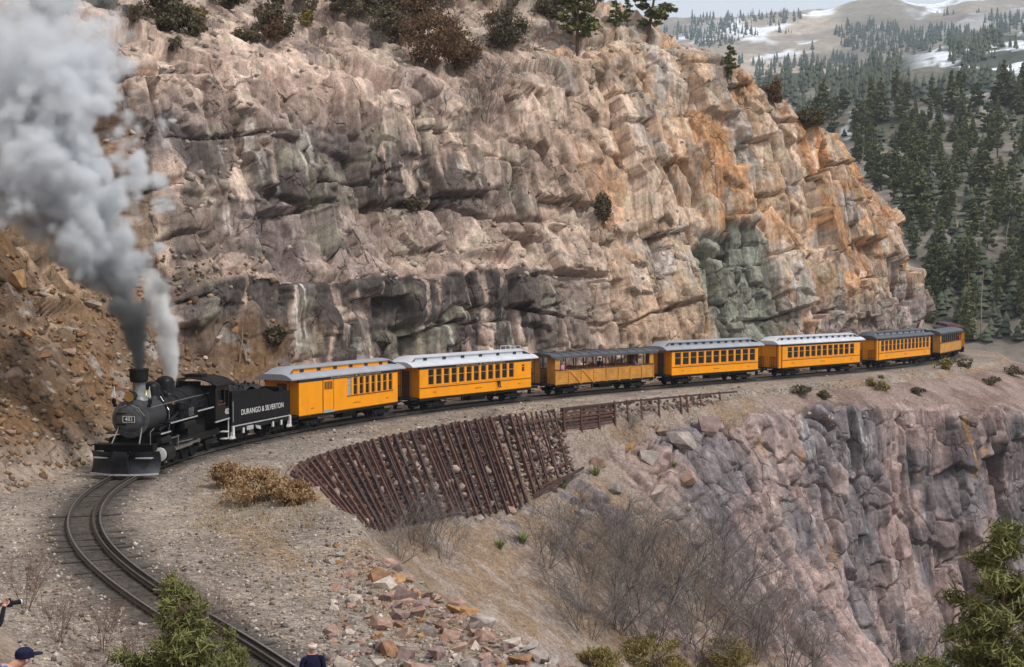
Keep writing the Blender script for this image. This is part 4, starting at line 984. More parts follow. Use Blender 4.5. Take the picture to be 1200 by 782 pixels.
def gondola(name, s0, s1, roof, label, style):
    root = vehicle_root(name, s0, s1); tag(root, label, 'railway car')
    L = s1 - s0; x1, x0 = L / 2, -L / 2; z0, zt, ze = .84, 1.95, 3.0
    MB().bb(x0, x1, -W2 + .06, W2 - .06, .90, .96).build('floor_deck', 'inside', root)
    e1 = .55                                           # closed end bays
    for sgn in (1, -1):
        y = sgn * W2
        if style == 'boards':
            nb = 6; hb = (zt - z0) / nb
            for k_ in range(nb):
                MB().bb(x0 + .02, x1 - .02, y - sgn * .06, y + sgn * .004 * (k_ % 2), z0 + k_ * hb + .008, z0 + (k_ + 1) * hb - .008).build('plank', 'plank', root)
            br = MB(); n_ = 8; xs = np.linspace(x0 + .05, x1 - .05, n_ + 1)
            for k_, x in enumerate(xs): br.bb(x - .05, x + .05, y + sgn * .006, y + sgn * .055, z0, zt)
            for k_ in range(1, n_ - 1):
                if k_ in (3, 4): continue
                a, b = (xs[k_] + .08, xs[k_ + 1] - .08) if k_ > n_ / 2 else (xs[k_ + 1] - .08, xs[k_] + .08)
                br.bar((a, y + sgn * .03, z0 + .02), (b, y + sgn * .03, zt - .02), .05, .09)
            br.build('side_brace', 'plank', root)
            rl = MB(); rl.bb(x0, x1, y - sgn * .08, y + sgn * .06, zt, zt + .07); rl.build('top_rail', 'brown_trim', root)
        else:
            nb = 22
            for k_ in range(nb):
                xa = x0 + (x1 - x0) * k_ / nb; MB().bb(xa + .012, xa + (x1 - x0) / nb - .012, y - sgn * .06, y + sgn * .006 * (k_ % 2), z0, zt).build('plank', 'plank', root)
            rl = MB(); rl.bb(x0, x1, y - sgn * .08, y + sgn * .06, zt, zt + .07); rl.build('top_rail', 'brown_trim', root)
        for x in np.linspace(x0 + .06, x1 - .06, 11):
            MB().bb(x - .035, x + .035, y - sgn * .075, y - sgn * .005, zt + .07, ze).build('post', 'brown_trim', root)
        for xa, xb in (((x0, x0 + e1), (x1 - e1, x1)) if style == 'boards' else ((x1 - e1, x1),)):
            MB().bb(xa, xb, y - sgn * .05, y - sgn * .002, zt + .07, ze).build('end_panel', 'plank', root)
    for sg, xe in ((1, x1), (-1, x0)):
        if style == 'boards' or sg > 0:
            e = MB(); e.bb(xe - sg * .06, xe, -W2 + .06, -.4, .9, ze); e.bb(xe - sg * .06, xe, .4, W2 - .06, .9, ze); e.build('end_wall', 'plank', root)
        else:
            MB().bb(xe + .06, xe, -W2 + .06, W2 - .06, .9, zt).build('end_wall', 'plank', root)
        p = MB(); p.bb(xe, xe + sg * .6, -W2 + .15, W2 - .15, .80, .90); p.build('platform', 'blackdull', root)
    half = W2 + .14
    if style == 'boards':
        arch_roof(x0 - .55, x1 + .55, ze + .02, .26, half, 9).build('roof', roof, root)
        rb = MB()
        for x in np.arange(x0, x1 + .1, 1.15):
            for k_ in range(8):
                t0, t1 = (-math.pi / 2 + math.pi * k_ / 8), (-math.pi / 2 + math.pi * (k_ + 1) / 8)
                rb.bar((x, half * math.sin(t0), ze + .03 + .26 * math.cos(t0)), (x, half * math.sin(t1), ze + .03 + .26 * math.cos(t1)), .05, .03)
        rb.build('roof_seam', 'black_trim', root)
    else:
        arch_roof(x0 - .5, x1 + .5, ze + .02, .40, half, 11).build('roof', roof, root)
        bd = MB(); bd.bb(x0 + 2.2, x1 - .8, W2 - .10, W2 - .075, zt + .10, ze - .05); bd.bb(x0 + .2, x1 - .8, -W2 + .075, -W2 + .10, zt + .10, ze - .05)
        bd.build('upper_side_sheet', 'black_trim', root)  # black sheets across the upper side openings
    for sgn in (1, -1):
        MB().bb(x0 - .4, x1 + .4, sgn * (half - .04), sgn * (half + .01), ze - .14, ze + .04).build('eave_board', 'darkroof' if style == 'boards' else 'black_trim', root)
    bn = MB()
    for sgn in (1, -1):
        bn.bb(x0 + .9, x1 - .9, sgn * .08, sgn * .5, 1.30, 1.38); bn.bb(x0 + .9, x1 - .9, sgn * .02, sgn * .07, 1.0, 1.95)
    bn.build('long_bench', 'brown_trim', root)
    underframe(root, x0, x1)
    return root
g3 = gondola('open_car', 81.9, 94.1, 'darkroof', 'open sided sightseeing car with yellow board sides, diagonal braces and dark blue roof', 'boards')
g7 = gondola('open_car', 146.4, 157.8, 'darkroof', 'last open car in view with upright yellow boards and dark arched roof', 'upright')

# ------------------------------------------------------------------ locomotive
def locomotive():
    root = vehicle_root('steam_locomotive', *S_ENG); tag(root, 'black steam locomotive with snowplow and white flags pulling the yellow train', 'locomotive')
    L = S_ENG[1] - S_ENG[0]; xf, xb = L / 2, -L / 2
    def P(name, mb, mat='black', par=None, smooth=True): return mb.build(name, mat, par or root, smooth)
    # snowplow pilot: curved wedge blade, centre nose plate, steel cutting edge
    nose = xf; yb = 1.52
    def blade(sg):
        b = MB(); n = 9; pts = []
        for k_ in range(n + 1):
            t = k_ / n; y = sg * yb * t; x = nose - .10 - .55 * t * t
            col_ = [(x, y, .05), (x - .16, y, .28), (x - .24, y, .55), (x - .20, y, .82), (x - .04, y, 1.0 + .02 * t)]
            pts += col_ + [(p[0] - .05, p[1], p[2]) for p in reversed(col_)]
        m = 10
        F = [(k_ * m + i, k_ * m + (i + 1) % m, (k_ + 1) * m + (i + 1) % m, (k_ + 1) * m + i) for k_ in range(n) for i in range(m)]
        b.add(pts, F + [tuple(range(m)), tuple(range(n * m + m - 1, n * m - 1, -1))]); return b
    P('snowplow_blade', blade(1), 'plow'); P('snowplow_blade', blade(-1), 'plow')
    nz = MB(); nz.prism([(-.42, .06), (.42, .06), (.30, 1.02), (-.30, 1.02)], 'x', nose - .22, nose - .10); P('plow_nose', nz, 'plow', smooth=False)
    ce = MB()
    for sg in (1, -1):
        pr_ = None
        for k_ in range(8):
            t = k_ / 7; p = Vector((nose - .07 - .55 * t * t, sg * yb * t, .045))
            if pr_ is not None: ce.bar(pr_, p, .06, .07)
            pr_ = p
    P('cutting_edge', ce, 'edge', smooth=False)
    pb = MB(); pb.bb(xf - 1.0, xf - .55, -1.32, 1.32, 1.02, 1.26); P('pilot_beam', pb, 'black', smooth=False)
    pl = MB(); pl.prism([(-1.36, 1.27), (1.36, 1.27), (1.36, 1.31), (-1.36, 1.31)], 'x', xf - 1.05, xf - .42); P('pilot_deck', pl, 'black', smooth=False)
    for sg in (1, -1):
        st = MB(); st.bb(xf - .62, xf - .30, sg * .62, sg * 1.30, .72, .76); P('pilot_step', st, 'edge', smooth=False)
    cp = MB(); cp.bb(xf - .5, xf - .05, -.12, .12, .55, .78); cp.bb(xf - .12, xf + .05, -.18, .18, .5, .82); P('coupler', cp, 'blackdull', smooth=False)
    # boiler: axis height 2.30
    zc, rb = 2.32, .80
    fx = xf - 1.35
    sb = MB().lathe((fx - 2.1, 0, zc), (1, 0, 0), [(0, rb), (2.05, rb), (2.1, rb - .04)], 28); P('smokebox', sb, 'smokebox')
    fr = MB().lathe((fx - .002, 0, zc), (1, 0, 0), [(0, rb + .03), (.05, rb + .03), (.07, rb - .08), (.075, rb - .10)], 28); fo = P('smokebox_front', fr, 'graphite')
    dr = MB().lathe((fx + .06, 0, zc), (1, 0, 0), [(0, .56), (.05, .56), (.09, .50), (.13, .32), (.145, .05)], 24); do = P('smokebox_door', dr, 'graphite')
    bl = MB()
    for k_ in range(18):
        t = 2 * math.pi * k_ / 18; bl.cyl((fx + .07, .66 * math.cos(t), zc + .66 * math.sin(t)), (fx + .10, .66 * math.cos(t), zc + .66 * math.sin(t)), .028, n=6)
    P('bolt_ring', bl, 'black', fo)
    np_ = MB(); np_.bb(fx + .20, fx + .225, -.27, .27, zc - .13, zc + .13); npo = P('number_plate', np_, 'black', smooth=False)
    rim = MB()
    for (a, b, c, d) in ((-.27, .27, zc + .115, zc + .135), (-.27, .27, zc - .135, zc - .115), (-.275, -.25, zc - .13, zc + .13), (.25, .275, zc - .13, zc + .13)): rim.bb(fx + .222, fx + .235, a, b, c, d)
    P('plate_rim', rim, 'white', npo, False)
    me = text_mesh('482', .24, 'plate_number'); me.transform(Matrix(((0, 0, 1, 0), (1, 0, 0, 0), (0, 1, 0, 0), (0, 0, 0, 1)))); me.transform(Matrix.Translation((fx + .228, 0, zc)))
    link('plate_number', me, 'white', npo)
    bo = MB().lathe((xb + 1.9, 0, zc), (1, 0, 0), [(0, rb + .12), (1.6, rb + .12), (2.6, rb + .05), (fx - 2.1 - xb - 1.9, rb + .02)], 28); bo_ = P('boiler', bo)
    bd = MB()
    for x in np.linspace(xb + 2.2, fx - 2.2, 6):
        rr = rb + .14 - .09 * min(1, max(0, (x - xb - 3.4) / 1.4)); bd.lathe((x - .03, 0, zc), (1, 0, 0), [(0, rr), (.06, rr)], 28)
    P('boiler_band', bd, 'blackdull', bo_)
    # stack with spark arrester cap
    sx = fx - .95
    st = MB().lathe((sx, 0, zc + rb - .08), (0, 0, 1), [(0, .42), (.10, .36), (.20, .29), (.80, .27), (.86, .27)], 20); sto = P('stack', st, 'stack')
    sc_ = MB().lathe((sx, 0, zc + rb + .72), (0, 0, 1), [(0, .27), (.03, .37), (.14, .40), (.50, .41), (.52, .44), (.60, .44), (.60, .34), (.40, .33)], 20); P('stack_cap', sc_, 'blackdull')
    # headlight above the smokebox front
    hl = MB().lathe((fx - .35, .0, zc + rb + .17), (1, 0, 0), [(0, .10), (.04, .19), (.42, .21), (.46, .225), (.50, .225), (.50, .19), (.44, .17)], 18); hlo = P('headlight', hl, 'black')
    ln = MB().lathe((fx + .06, .0, zc + rb + .17), (1, 0, 0), [(0, .18), (.045, .17), (.06, .08)], 16); P('lens', ln, 'lens', hlo)
    rg = MB().lathe((fx + .12, 0, zc + rb + .17), (1, 0, 0), [(0, .175), (0, .215), (.04, .215), (.04, .175)], 16); P('headlight_rim', rg, 'brass', hlo)
    bk = MB(); bk.bb(fx - .3, fx + .08, -.12, .12, zc + rb - .06, zc + rb + .03); P('headlight_bracket', bk, 'black', smooth=False)
    # marker lamps and white flags
    for sg in (1, -1):
        lm = MB().lathe((fx - .15, sg * .82, zc + .62), (0, 0, 1), [(0, .04), (.02, .09), (.2, .09), (.26, .04)], 10); P('marker_lamp', lm, 'black')
        fl = MB(); fl.cyl((fx - .15, sg * .80, zc + .84), (fx - .15, sg * .80, zc + 1.40), .015, n=6)
        flo = P('flag_staff', fl, 'white')
        f2 = MB(); f2.add([(fx - .15, sg * .80, zc + 1.38), (fx - .19, sg * .80 - .20, zc + .95), (fx - .17, sg * .80 + .06, zc + .90), (fx - .12, sg * .80 + .03, zc + 1.0), (fx - .14, sg * .8 - .12, zc + .92)], [(0, 1, 4), (0, 4, 2), (0, 2, 3), (1, 0, 3), (1, 3, 4), (2, 4, 3)])
        P('flag', f2, 'white', flo, False)
    for sg in (1, -1):
        P('front_brace', MB().tube([(fx + .03, sg * .52, zc - .35), (xf - .75, sg * .62, 1.30)], .03, 6), 'steel')
        P('deck_stanchion', MB().tube([(xf - .55, sg * 1.2, 1.30), (xf - .55, sg * 1.2, 1.85), (xf - .95, sg * 1.2, 1.95)], .02, 6), 'steel')
        P('hinge_strap', MB().bb(fx + .07, fx + .20, -.58 if sg > 0 else -.58, -.12, zc + sg * .24 - .03, zc + sg * .24 + .03), 'black', do, False)
        P('air_hose', MB().tube([(xf - .45, sg * .35, 1.0), (xf - .12, sg * .36, .85), (xf - .06, sg * .34, .5)], .035, 6), 'blackdull')
        P('grab_rail', MB().tube([(fx + .16, sg * .10, zc + .62), (fx + .20, sg * .45, zc + .48), (fx + .16, sg * .68, zc + .15)], .018, 6), 'steel', fo)
        P('lamp_bracket', MB().bb(fx - .2, fx - .1, sg * .70, sg * .84, zc + .5, zc + .62), 'black', None, False)
        P('sand_pipe', MB().tube([(fx - 2.3, sg * .35, zc + rb + .1), (fx - 2.25, sg * .86, zc + .2), (fx - 2.2, sg * .88, zc - .5), (fx - 2.1, sg * .70, .5)], .025, 6), 'steel')
        P('drain_cock', MB().bb(fx - 1.2, fx - 1.1, sg * 1.05, sg * 1.15, .28, .40), 'white', None, False)
        P('check_valve', MB().lathe((fx - 2.9, sg * .72, zc + .42), (0, sg, 0), [(0, .09), (.10, .09), (.14, .05)], 10), 'brass')
    # domes, bell, whistle, dynamo, pops
    def dome(x, r, h, nm):
        b = MB().lathe((x, 0, zc + rb - .12), (0, 0, 1), [(0, r * 1.25), (.12, r * 1.08), (.2, r), (h * .72, r * .97), (h * .9, r * .75), (h, r * .3)], 20); return P(nm, b)
    dome(fx - 2.35, .42, .78, 'sand_dome'); sd_x = fx - 4.0; dome(sd_x, .45, .92, 'steam_dome')
    bl_ = MB(); bl_.lathe((fx - 1.62, 0, zc + rb + .36), (0, 0, -1), [(0, .05), (.04, .14), (.2, .18), (.3, .24)], 14); P('bell', bl_, 'brass')
    by = MB()
    for sg in (1, -1): by.bar((fx - 1.62, sg * .28, zc + rb - .08), (fx - 1.62, sg * .28, zc + rb + .42), .05)
    by.bar((fx - 1.62, -.28, zc + rb + .42), (fx - 1.62, .28, zc + rb + .42), .05); P('bell_yoke', by, 'black', smooth=False)
    wh = MB().cyl((sd_x - .75, .1, zc + rb), (sd_x - .75, .1, zc + rb + .55), .05, n=8); P('whistle', wh, 'brass')
    for dx in (-1.0, -1.2):
        pv_ = MB().lathe((sd_x + dx, -.12, zc + rb), (0, 0, 1), [(0, .07), (.2, .07), (.22, .05), (.34, .05)], 8); P('safety_valve', pv_, 'steel')
    dn = MB().lathe((fx - 3.1, .35, zc + rb + .05), (1, 0, 0), [(0, .08), (.05, .16), (.35, .16), (.4, .08)], 12); P('dynamo', dn, 'black')
    # running boards, handrails, pipes, air tank, pumps
    for sg in (1, -1):
        rbd = MB(); rbd.bb(xb + 2.2, xb + 4.4, sg * .78, sg * 1.28, 2.20, 2.24); rbd.bb(xb + 4.4, fx - 1.4, sg * .72, sg * 1.26, 1.98, 2.02); rbd.bb(fx - 1.4, fx - .25, sg * .72, sg * 1.26, 1.62, 1.66)
        ro = P('running_board', rbd, 'black', smooth=False)
        ed = MB(); ed.bb(xb + 2.2, xb + 4.4, sg * 1.27, sg * 1.295, 2.20, 2.255); ed.bb(xb + 4.4, fx - 1.4, sg * 1.25, sg * 1.275, 1.98, 2.035); ed.bb(fx - 1.4, fx - .25, sg * 1.25, sg * 1.275, 1.62, 1.675); P('board_edge', ed, 'edge', ro, False)
        hr = MB().tube([(xb + 2.0, sg * .95, zc + .55), (xb + 4, sg * .93, zc + .55), (fx - .1, sg * .88, zc + .5)], .022, 6); hro = P('handrail', hr, 'steel')
        for x in np.linspace(xb + 2.3, fx - .3, 6): pass
        tk = MB().lathe((xb + 4.5, sg * 1.02, 1.72), (1, 0, 0), [(0, .1), (.05, .22), (1.5, .22), (1.55, .1)], 16); P('air_tank', tk)
        pp = MB()
        for q in range(3): pp.tube([(xb + 2.2 + q * .3, sg * (.95 + .02 * q), 2.9 - .25 * q), (xb + 4.2 + q * .2, sg * (.98 + .02 * q), 2.75 - .22 * q), (xb + 5.2, sg * 1.0, 2.1), (fx - 1.6, sg * .98, 2.1 - .1 * q)], .03, 6)
        pp.tube([(fx - 2.4, sg * .3, zc + rb + .3), (fx - 2.4, sg * .75, zc + .5), (fx - 2.5, sg * .95, 2.0), (fx - 2.3, sg * .9, 1.2)], .035, 6)
        pp.tube([(sd_x, sg * .35, zc + rb + .1), (sd_x + .1, sg * .85, zc + .3), (sd_x + 1.3, sg * .97, zc - .1), (fx - .9, sg * .9, 1.7)], .07, 8)
        P('piping', pp, 'black')
    pu = MB()
    for q in (0, .34): pu.lathe((fx - 3.2 - q, 1.0, 1.95), (0, 0, 1), [(0, .06), (.03, .15), (.32, .15), (.36, .07), (.44, .07), (.48, .15), (.8, .15), (.84, .06)], 12)
    P('air_pump', pu, 'black')
    gr = MB()
    for k_ in range(7): gr.tube([(xb + 4.7, 1.20, 2.12 + k_ * .055), (fx - 3.8, 1.20, 2.08 + k_ * .055)], .017, 5)
    P('cooling_coil', gr, 'steel')
    # cylinders, saddle, frame
    for sg in (1, -1):
        cy_ = MB().lathe((fx - 1.55, sg * 1.10, .72), (1, 0, 0), [(0, .2), (.04, .36), (1.0, .36), (1.05, .30), (1.06, .1)], 18); P('cylinder', cy_)
        vc = MB().lathe((fx - 1.65, sg * 1.0, 1.28), (1, 0, 0), [(0, .1), (.04, .22), (1.2, .22), (1.25, .1)], 14); P('valve_chest', vc, 'steel' if False else 'black')
        cap = MB().lathe((fx - .50, sg * 1.10, .72), (1, 0, 0), [(0, .31), (.03, .30), (.05, .12)], 18); P('cylinder_head', cap, 'white' if sg > 0 else 'edge')
    sd2 = MB(); sd2.prism([(-1.0, 1.0), (1.0, 1.0), (.55, 1.6), (-.55, 1.6)], 'x', fx - 1.6, fx - .5); sd2.bb(fx - 1.6, fx - .5, -.9, .9, .55, 1.0); P('saddle', sd2, 'blackdull', smooth=False)
    ff = MB()
    for sg in (1, -1): ff.bb(xb + .4, xf - .6, sg * .82, sg * .92, .72, 1.05)
    ff.bb(xb + 2.0, xb + 4.3, -.75, .75, .75, 1.7); P('engine_frame', ff, 'blackdull', smooth=False)
    # drivers
    dw = .56; xs = [fx - 2.25 - k_ * 1.17 for k_ in range(4)]
    ph = .9
    for i, x in enumerate(xs):
        w = MB(); w.cyl((x, -.95, dw), (x, .95, dw), .09, n=10)
        for sg in (1, -1):
            y = sg * .60
            w.lathe((x, y - sg * .06, dw), (0, sg, 0), [(0, dw * .82), (0, dw * 1.05), (.03, dw * 1.05), (.04, dw), (.15, dw * .985), (.15, dw * .82)], 24)
            for k_ in range(10):
                t = 2 * math.pi * k_ / 10; w.bar((x + .1 * math.cos(t), y + sg * .05, dw + .1 * math.sin(t)), (x + dw * .84 * math.cos(t), y + sg * .05, dw + dw * .84 * math.sin(t)), .06, .07)
            w.cyl((x, y, dw), (x, y + sg * .14, dw), .14, n=12)
            cw = [(x + dw * .8 * math.cos(t), dw + dw * .8 * math.sin(t)) for t in np.linspace(ph + math.pi - .9, ph + math.pi + .9, 7)]
            w.prism(cw, 'y', y + sg * .01, y + sg * .10)
            if True:   # outside counterweight crank
                w.bar((x, y + sg * .30, dw), (x + .26 * math.cos(ph), y + sg * .30, dw + .26 * math.sin(ph)), .12, .16); w.cyl((x, y + sg * .1, dw), (x, y + sg * .34, dw), .10, n=10)
        P('driving_wheelset', w, 'blackdull', smooth=False)
    for sg in (1, -1):
        y = sg * 1.0; cx, cz = .26 * math.cos(ph), .26 * math.sin(ph)
        sr = MB(); sr.bar((xs[0] + cx + .1, y, dw + cz), (xs[-1] + cx - .1, y, dw + cz), .05, .11)
        for x in xs: sr.cyl((x + cx, y - .05, dw + cz), (x + cx, y + .05, dw + cz), .10, n=10)
        P('side_rod', sr, 'steel', smooth=False)
        mr = MB(); mr.bar((xs[2] + cx, y + sg * .1, dw + cz), (fx - 1.95, y + sg * .1, .74), .06, .13); mr.bar((fx - 2.2, y + sg * .1, .74), (fx - 1.5, y + sg * .1, .74), .07); mr.bb(fx - 2.15, fx - 1.85, y - .02, y + sg * .16, .58, .90)
        P('main_rod', mr, 'steel', smooth=False)
        vg = MB(); vg.bar((fx - 2.9, y + sg * .06, 1.28), (fx - 1.6, y + sg * .06, 1.28), .05); vg.bar((fx - 2.75, y + sg * .06, 1.35), (fx - 2.75, y + sg * .06, .75), .06, .09); vg.bar((fx - 2.75, y + sg * .06, 1.0), (xs[2] + cx, y + sg * .12, dw + cz + .2), .05); vg.bar((fx - 2.0, y, .74), (fx - 2.0, y, 1.26), .05)
        P('valve_gear', vg, 'steel', smooth=False)
    # pony truck and trailing truck
    for x, r in ((fx - .25, .36), (xb + 1.25, .40)):
        w = MB(); w.cyl((x, -.62, r), (x, .62, r), .07, n=8)
        for sg in (1, -1): w.lathe((x, sg * .52, r), (0, sg, 0), [(0, r * .5), (0, r * 1.06), (.03, r * 1.06), (.04, r), (.14, r * .98), (.14, r * .5)], 18)
        P('pony_wheelset', w, 'blackdull', smooth=False)
    for sg in (1, -1):
        tf = MB(); tf.bb(xb + .5, xb + 2.2, sg * .75, sg * .85, .40, .60); P('trailing_frame', tf, 'blackdull', smooth=False)
    # cab
    cx0, cx1 = xb + .02, xb + 2.0; cw_ = 1.30; zf, zr = 1.50, 3.25
    for sg in (1, -1):
        c = MB(); y = sg * cw_; th = .05
        def wl_(xa, xb_, za, zb): c.bb(xa, xb_, y - sg * th, y, za, zb)
        wl_(cx0 + .55, cx1, zf, 2.30); wl_(cx0 + .55, cx1, 2.98, zr); wl_(cx1 - .28, cx1, 2.30, 2.98); wl_(cx0 + .55, cx0 + .70, 2.30, 2.98); wl_(cx0, cx0 + .10, zf, zr); wl_(cx0 + .10, cx0 + .55, 3.05, zr); wl_(cx0 + .1, cx0 + .55, zf, 2.1)
        cs_ = P('cab_side', c, 'black', smooth=False)
        pn = MB(); pn.bb(cx0 + 1.15, cx1 - .28, y - sg * .03, y - sg * .02, 2.30, 2.98); P('cab_pane', pn, 'glass', cs_, False)
        ar = MB(); ar.bb(cx0 + .6, cx1 - .2, y, y + sg * .05, 2.24, 2.30); P('arm_rest', ar, 'brown_trim', cs_, False)
        sp_ = MB(); sp_.bb(cx0, cx1 + .1, sg * (cw_ + .0), sg * (cw_ + .04), 1.44, 1.50); P('cab_sill', sp_, 'edge', cs_, False)
        sw = MB()
        for z_ in (.45, .8): sw.bb(cx0 - .05, cx0 + .4, sg * .95, sg * 1.28, z_, z_ + .04)
        sw.bar((cx0 + .0, sg * 1.26, .45), (cx0 + .0, sg * 1.26, 1.45), .04); P('cab_step', sw, 'white' if sg > 0 else 'black', smooth=False)
    cf = MB(); cf.bb(cx1 - .05, cx1, -cw_ + .05, -.55, zf, zr); cf.bb(cx1 - .05, cx1, .55, cw_ - .05, zf, zr); cf.bb(cx1 - .05, cx1, -.55, .55, 2.9, zr + .2); P('cab_front', cf, 'black', smooth=False)
    for sg in (1, -1):
        w = MB(); w.bb(cx1, cx1 + .012, sg * .82, sg * 1.16, 2.45, 3.0); P('front_window', w, 'glass', smooth=False)
    rp = [(-cw_ - .12, zr - .06), (-cw_ - .10, zr + .02)] + [((cw_ + .02) * math.sin(t), zr - .05 + .42 * math.cos(t)) for t in np.linspace(-1.35, 1.35, 11)] + [(cw_ + .10, zr + .02), (cw_ + .12, zr - .06)]
    rp += [(y_ * .96, z_ - .05) for y_, z_ in reversed(rp)]
    crf = MB(); n_ = len(rp) // 2
    for k_ in range(n_ - 1):
        crf.prism([rp[k_], rp[k_ + 1], rp[-2 - k_], rp[-1 - k_]], 'x', cx0 - .55, cx1 + .18)
    P('cab_roof', crf, 'black', smooth=False)
    cv = MB(); cv.bb(cx0 + .7, cx0 + 1.5, -.42, .42, zr + .34, zr + .50); P('roof_hatch', cv, 'blackdull', smooth=False)
    cfl = MB(); cfl.bb(cx0 - .2, cx1, -cw_ + .06, cw_ - .06, 1.42, 1.50); cfl.bb(cx1 - .6, cx1 - .1, -.8, .8, 1.5, 2.9); P('cab_floor', cfl, 'blackdull', smooth=False)
    flat_text(root, '482', .40, cx0 + .33, cw_ + .004, 1.83, 'white', 'cab_number')
    return root, sx, zc + rb + 1.3, sd_x, zc + rb
eng, STX, STZ, DOMX, DOMZ = locomotive()
eng.scale = (1.05, 1.05, 1.05); STX *= 1.05; STZ *= 1.05; DOMX *= 1.05; DOMZ *= 1.05

def tender():
    root = vehicle_root('tender', *S_TEND); tag(root, 'black coal tender lettered in white behind the locomotive cab', 'tender')
    L = S_TEND[1] - S_TEND[0]; x1, x0 = L / 2, -L / 2; w = 1.30
    t = MB(); t.bb(x0, x1, -w, w, 1.10, 2.48)
    tk = t.build('tank', 'black', root)
    sl = MB(); sl.bb(x0 + .02, x1, w, w + .02, 1.04, 1.10); sl.bb(x0 + .02, x1, -w - .02, -w, 1.04, 1.10); sl.build('tank_trim', 'edge', tk)
    rv = MB()
    for x in np.linspace(x0 + .1, x1 - .1, 24):
        for z in (1.17, 2.42): rv.box((x, w + .004, z), (.03, .012, .03))
    rv.build('rivet', 'black', tk)
    # coal bunker: slanted side boards, coal on top
    xc0, xc1 = x0 + 2.4, x1 - .05
    for sg in (1, -1):
        b = MB(); b.prism([(xc0 - .5, 2.48), (xc1, 2.48), (xc1, 2.95), (xc0 + .35, 2.82), (xc0, 2.70)], 'y', sg * (w - .06), sg * (w - .005)); b.build('bunker_board', 'black', root)
    fb = MB(); fb.bb(xc1 - .05, xc1, -w + .06, w - .06, 2.48, 2.85); fb.build('bunker_front', 'black', root)
    nx, ny = 26, 16; X = np.linspace(xc0 - .3, xc1 - .08, nx); Y = np.linspace(-w + .1, w - .1, ny); XX, YY = np.meshgrid(X, Y, indexing='ij')
    Z = 2.55 + .52 * sstep(0, .9, XX - X[0]) * (1 - .35 * (YY / w) ** 2) + .20 * (vnoise(XX * 5, YY * 5, 5) - .5) + .12 * (vnoise(XX * 11, YY * 11, 6) - .5)
    link('coal_load', np_mesh('coal_load', np.stack([XX, YY, Z], -1).reshape(-1, 3), grid_faces(nx, ny)), 'coal', root)
    rk = random.Random(3); cl = MB()
    for k_ in range(90):
        x, y = rk.uniform(xc0, xc1 - .2), rk.uniform(-w + .2, w - .2); i, j = int((x - X[0]) / (X[1] - X[0])), int((y - Y[0]) / (Y[1] - Y[0])); s_ = rk.uniform(.05, .14)
        cl.box((x, y, Z[min(i, nx - 1), min(j, ny - 1)] + .03), (s_, s_ * .8, s_ * .7), Euler((rk.random() * 3, rk.random() * 3, rk.random() * 3)).to_matrix())
    tag(cl.build('coal_lumps', 'coal', root), kind='stuff')
    ht = MB(); ht.lathe((x0 + 1.0, 0, 2.48), (0, 0, 1), [(0, .38), (.14, .38), (.18, .30)], 16); ht.build('water_hatch', 'black', root)
    db = MB(); db.bb(x0 + .15, x0 + .6, -.9, .9, 2.48, 2.72); db.build('toolbox', 'black', root)
    fr = MB(); fr.bb(x0 - .1, x1 + .1, -w + .08, w - .08, .86, 1.10)
    for sg in (1, -1): fr.bb(x0 - .05, x1 + .05, sg * (w - .12), sg * (w - .02), .80, 1.04)
    fr.build('tender_frame', 'blackdull', root)
    for x in (x0 - .25, x1 + .25):
        MB().bb(x - .25, x + .25, -.1, .1, .62, .82).build('coupler', 'blackdull', root)
    add_truck(root, x0 + 1.25, .42, 1.55, .98); add_truck(root, x1 - 1.25, .42, 1.55, .98)
    for x in (x0 + .10, x1 - .10):
        s_ = MB(); s_.prism([(x - .20, .42), (x + .20, .42), (x + .16, .50), (x + .07, .58), (x + .05, 1.06), (x - .10, 1.06), (x - .12, .56)], 'y', w - .10, w + .06)
        s_.build('corner_step', 'white', root)
    hr = MB().tube([(x1 - .06, w + .05, 1.3), (x1 - .06, w + .05, 2.4)], .02, 6); hr.build('grab_iron', 'edge', root)
    wm = MB(); wm.bb(x1 - 2.3, x1 - 1.6, w - .02, w + .03, .72, .95); wm.build('frame_plate', 'edge', root)
    wm = MB(); wm.prism([(x1 - 3.2, .62), (x1 - 2.7, .72), (x1 - 2.55, .92), (x1 - 3.1, .82)], 'y', w - .04, w + .02); wm.build('brake_rigging', 'edge', root)
    for x in (x0 + 1.1, x0 + 2.1, x1 - 1.25):
        MB().bb(x - .07, x + .07, w - .05, w + .03, .62, .9).build('white_bracket', 'white', root)
    flat_text(root, 'DURANGO & SILVERTON', .42, -.1, w + .004, 1.72, 'white', width=L * .72)
    return root
tend = tender()

# ------------------------------------------------------------------ stones
def hull_points(rs, n=14, flat=1.0):
    P = np.array([rs.gauss(0, 1) for _ in range(3 * n)]).reshape(-1, 3); P /= np.linalg.norm(P, axis=1)[:, None]
    P *= np.array([[rs.uniform(.75, 1.0)] for _ in range(n)]); return P * np.array([1.0, rs.uniform(.6, .95), rs.uniform(.45, .8) * flat])
def hull_mesh(name, rs, n=14, flat=1.0):
    bm = bmesh.new()
    for p in hull_points(rs, n, flat): bm.verts.new(p)
    r = bmesh.ops.convex_hull(bm, input=bm.verts)
    for v in [v for v in bm.verts if not v.link_faces]: bm.verts.remove(v)
    bmesh.ops.triangulate(bm, faces=bm.faces)
    me = D.meshes.new(name); bm.to_mesh(me); bm.free(); return me
rs_ = random.Random(21)
HULL = [hull_mesh('stone', rs_, rs_.choice((10, 12, 14))) for _ in range(14)]
HV = []
for me in HULL:
    me.calc_loop_triangles()
    HV.append((np.array([v.co[:] for v in me.vertices]), np.array([t.vertices[:] for t in me.loop_triangles])))
def rotm(rs):
    return np.array(Euler((rs.uniform(-.6, .6), rs.uniform(-.6, .6), rs.uniform(0, 6.28))).to_matrix())
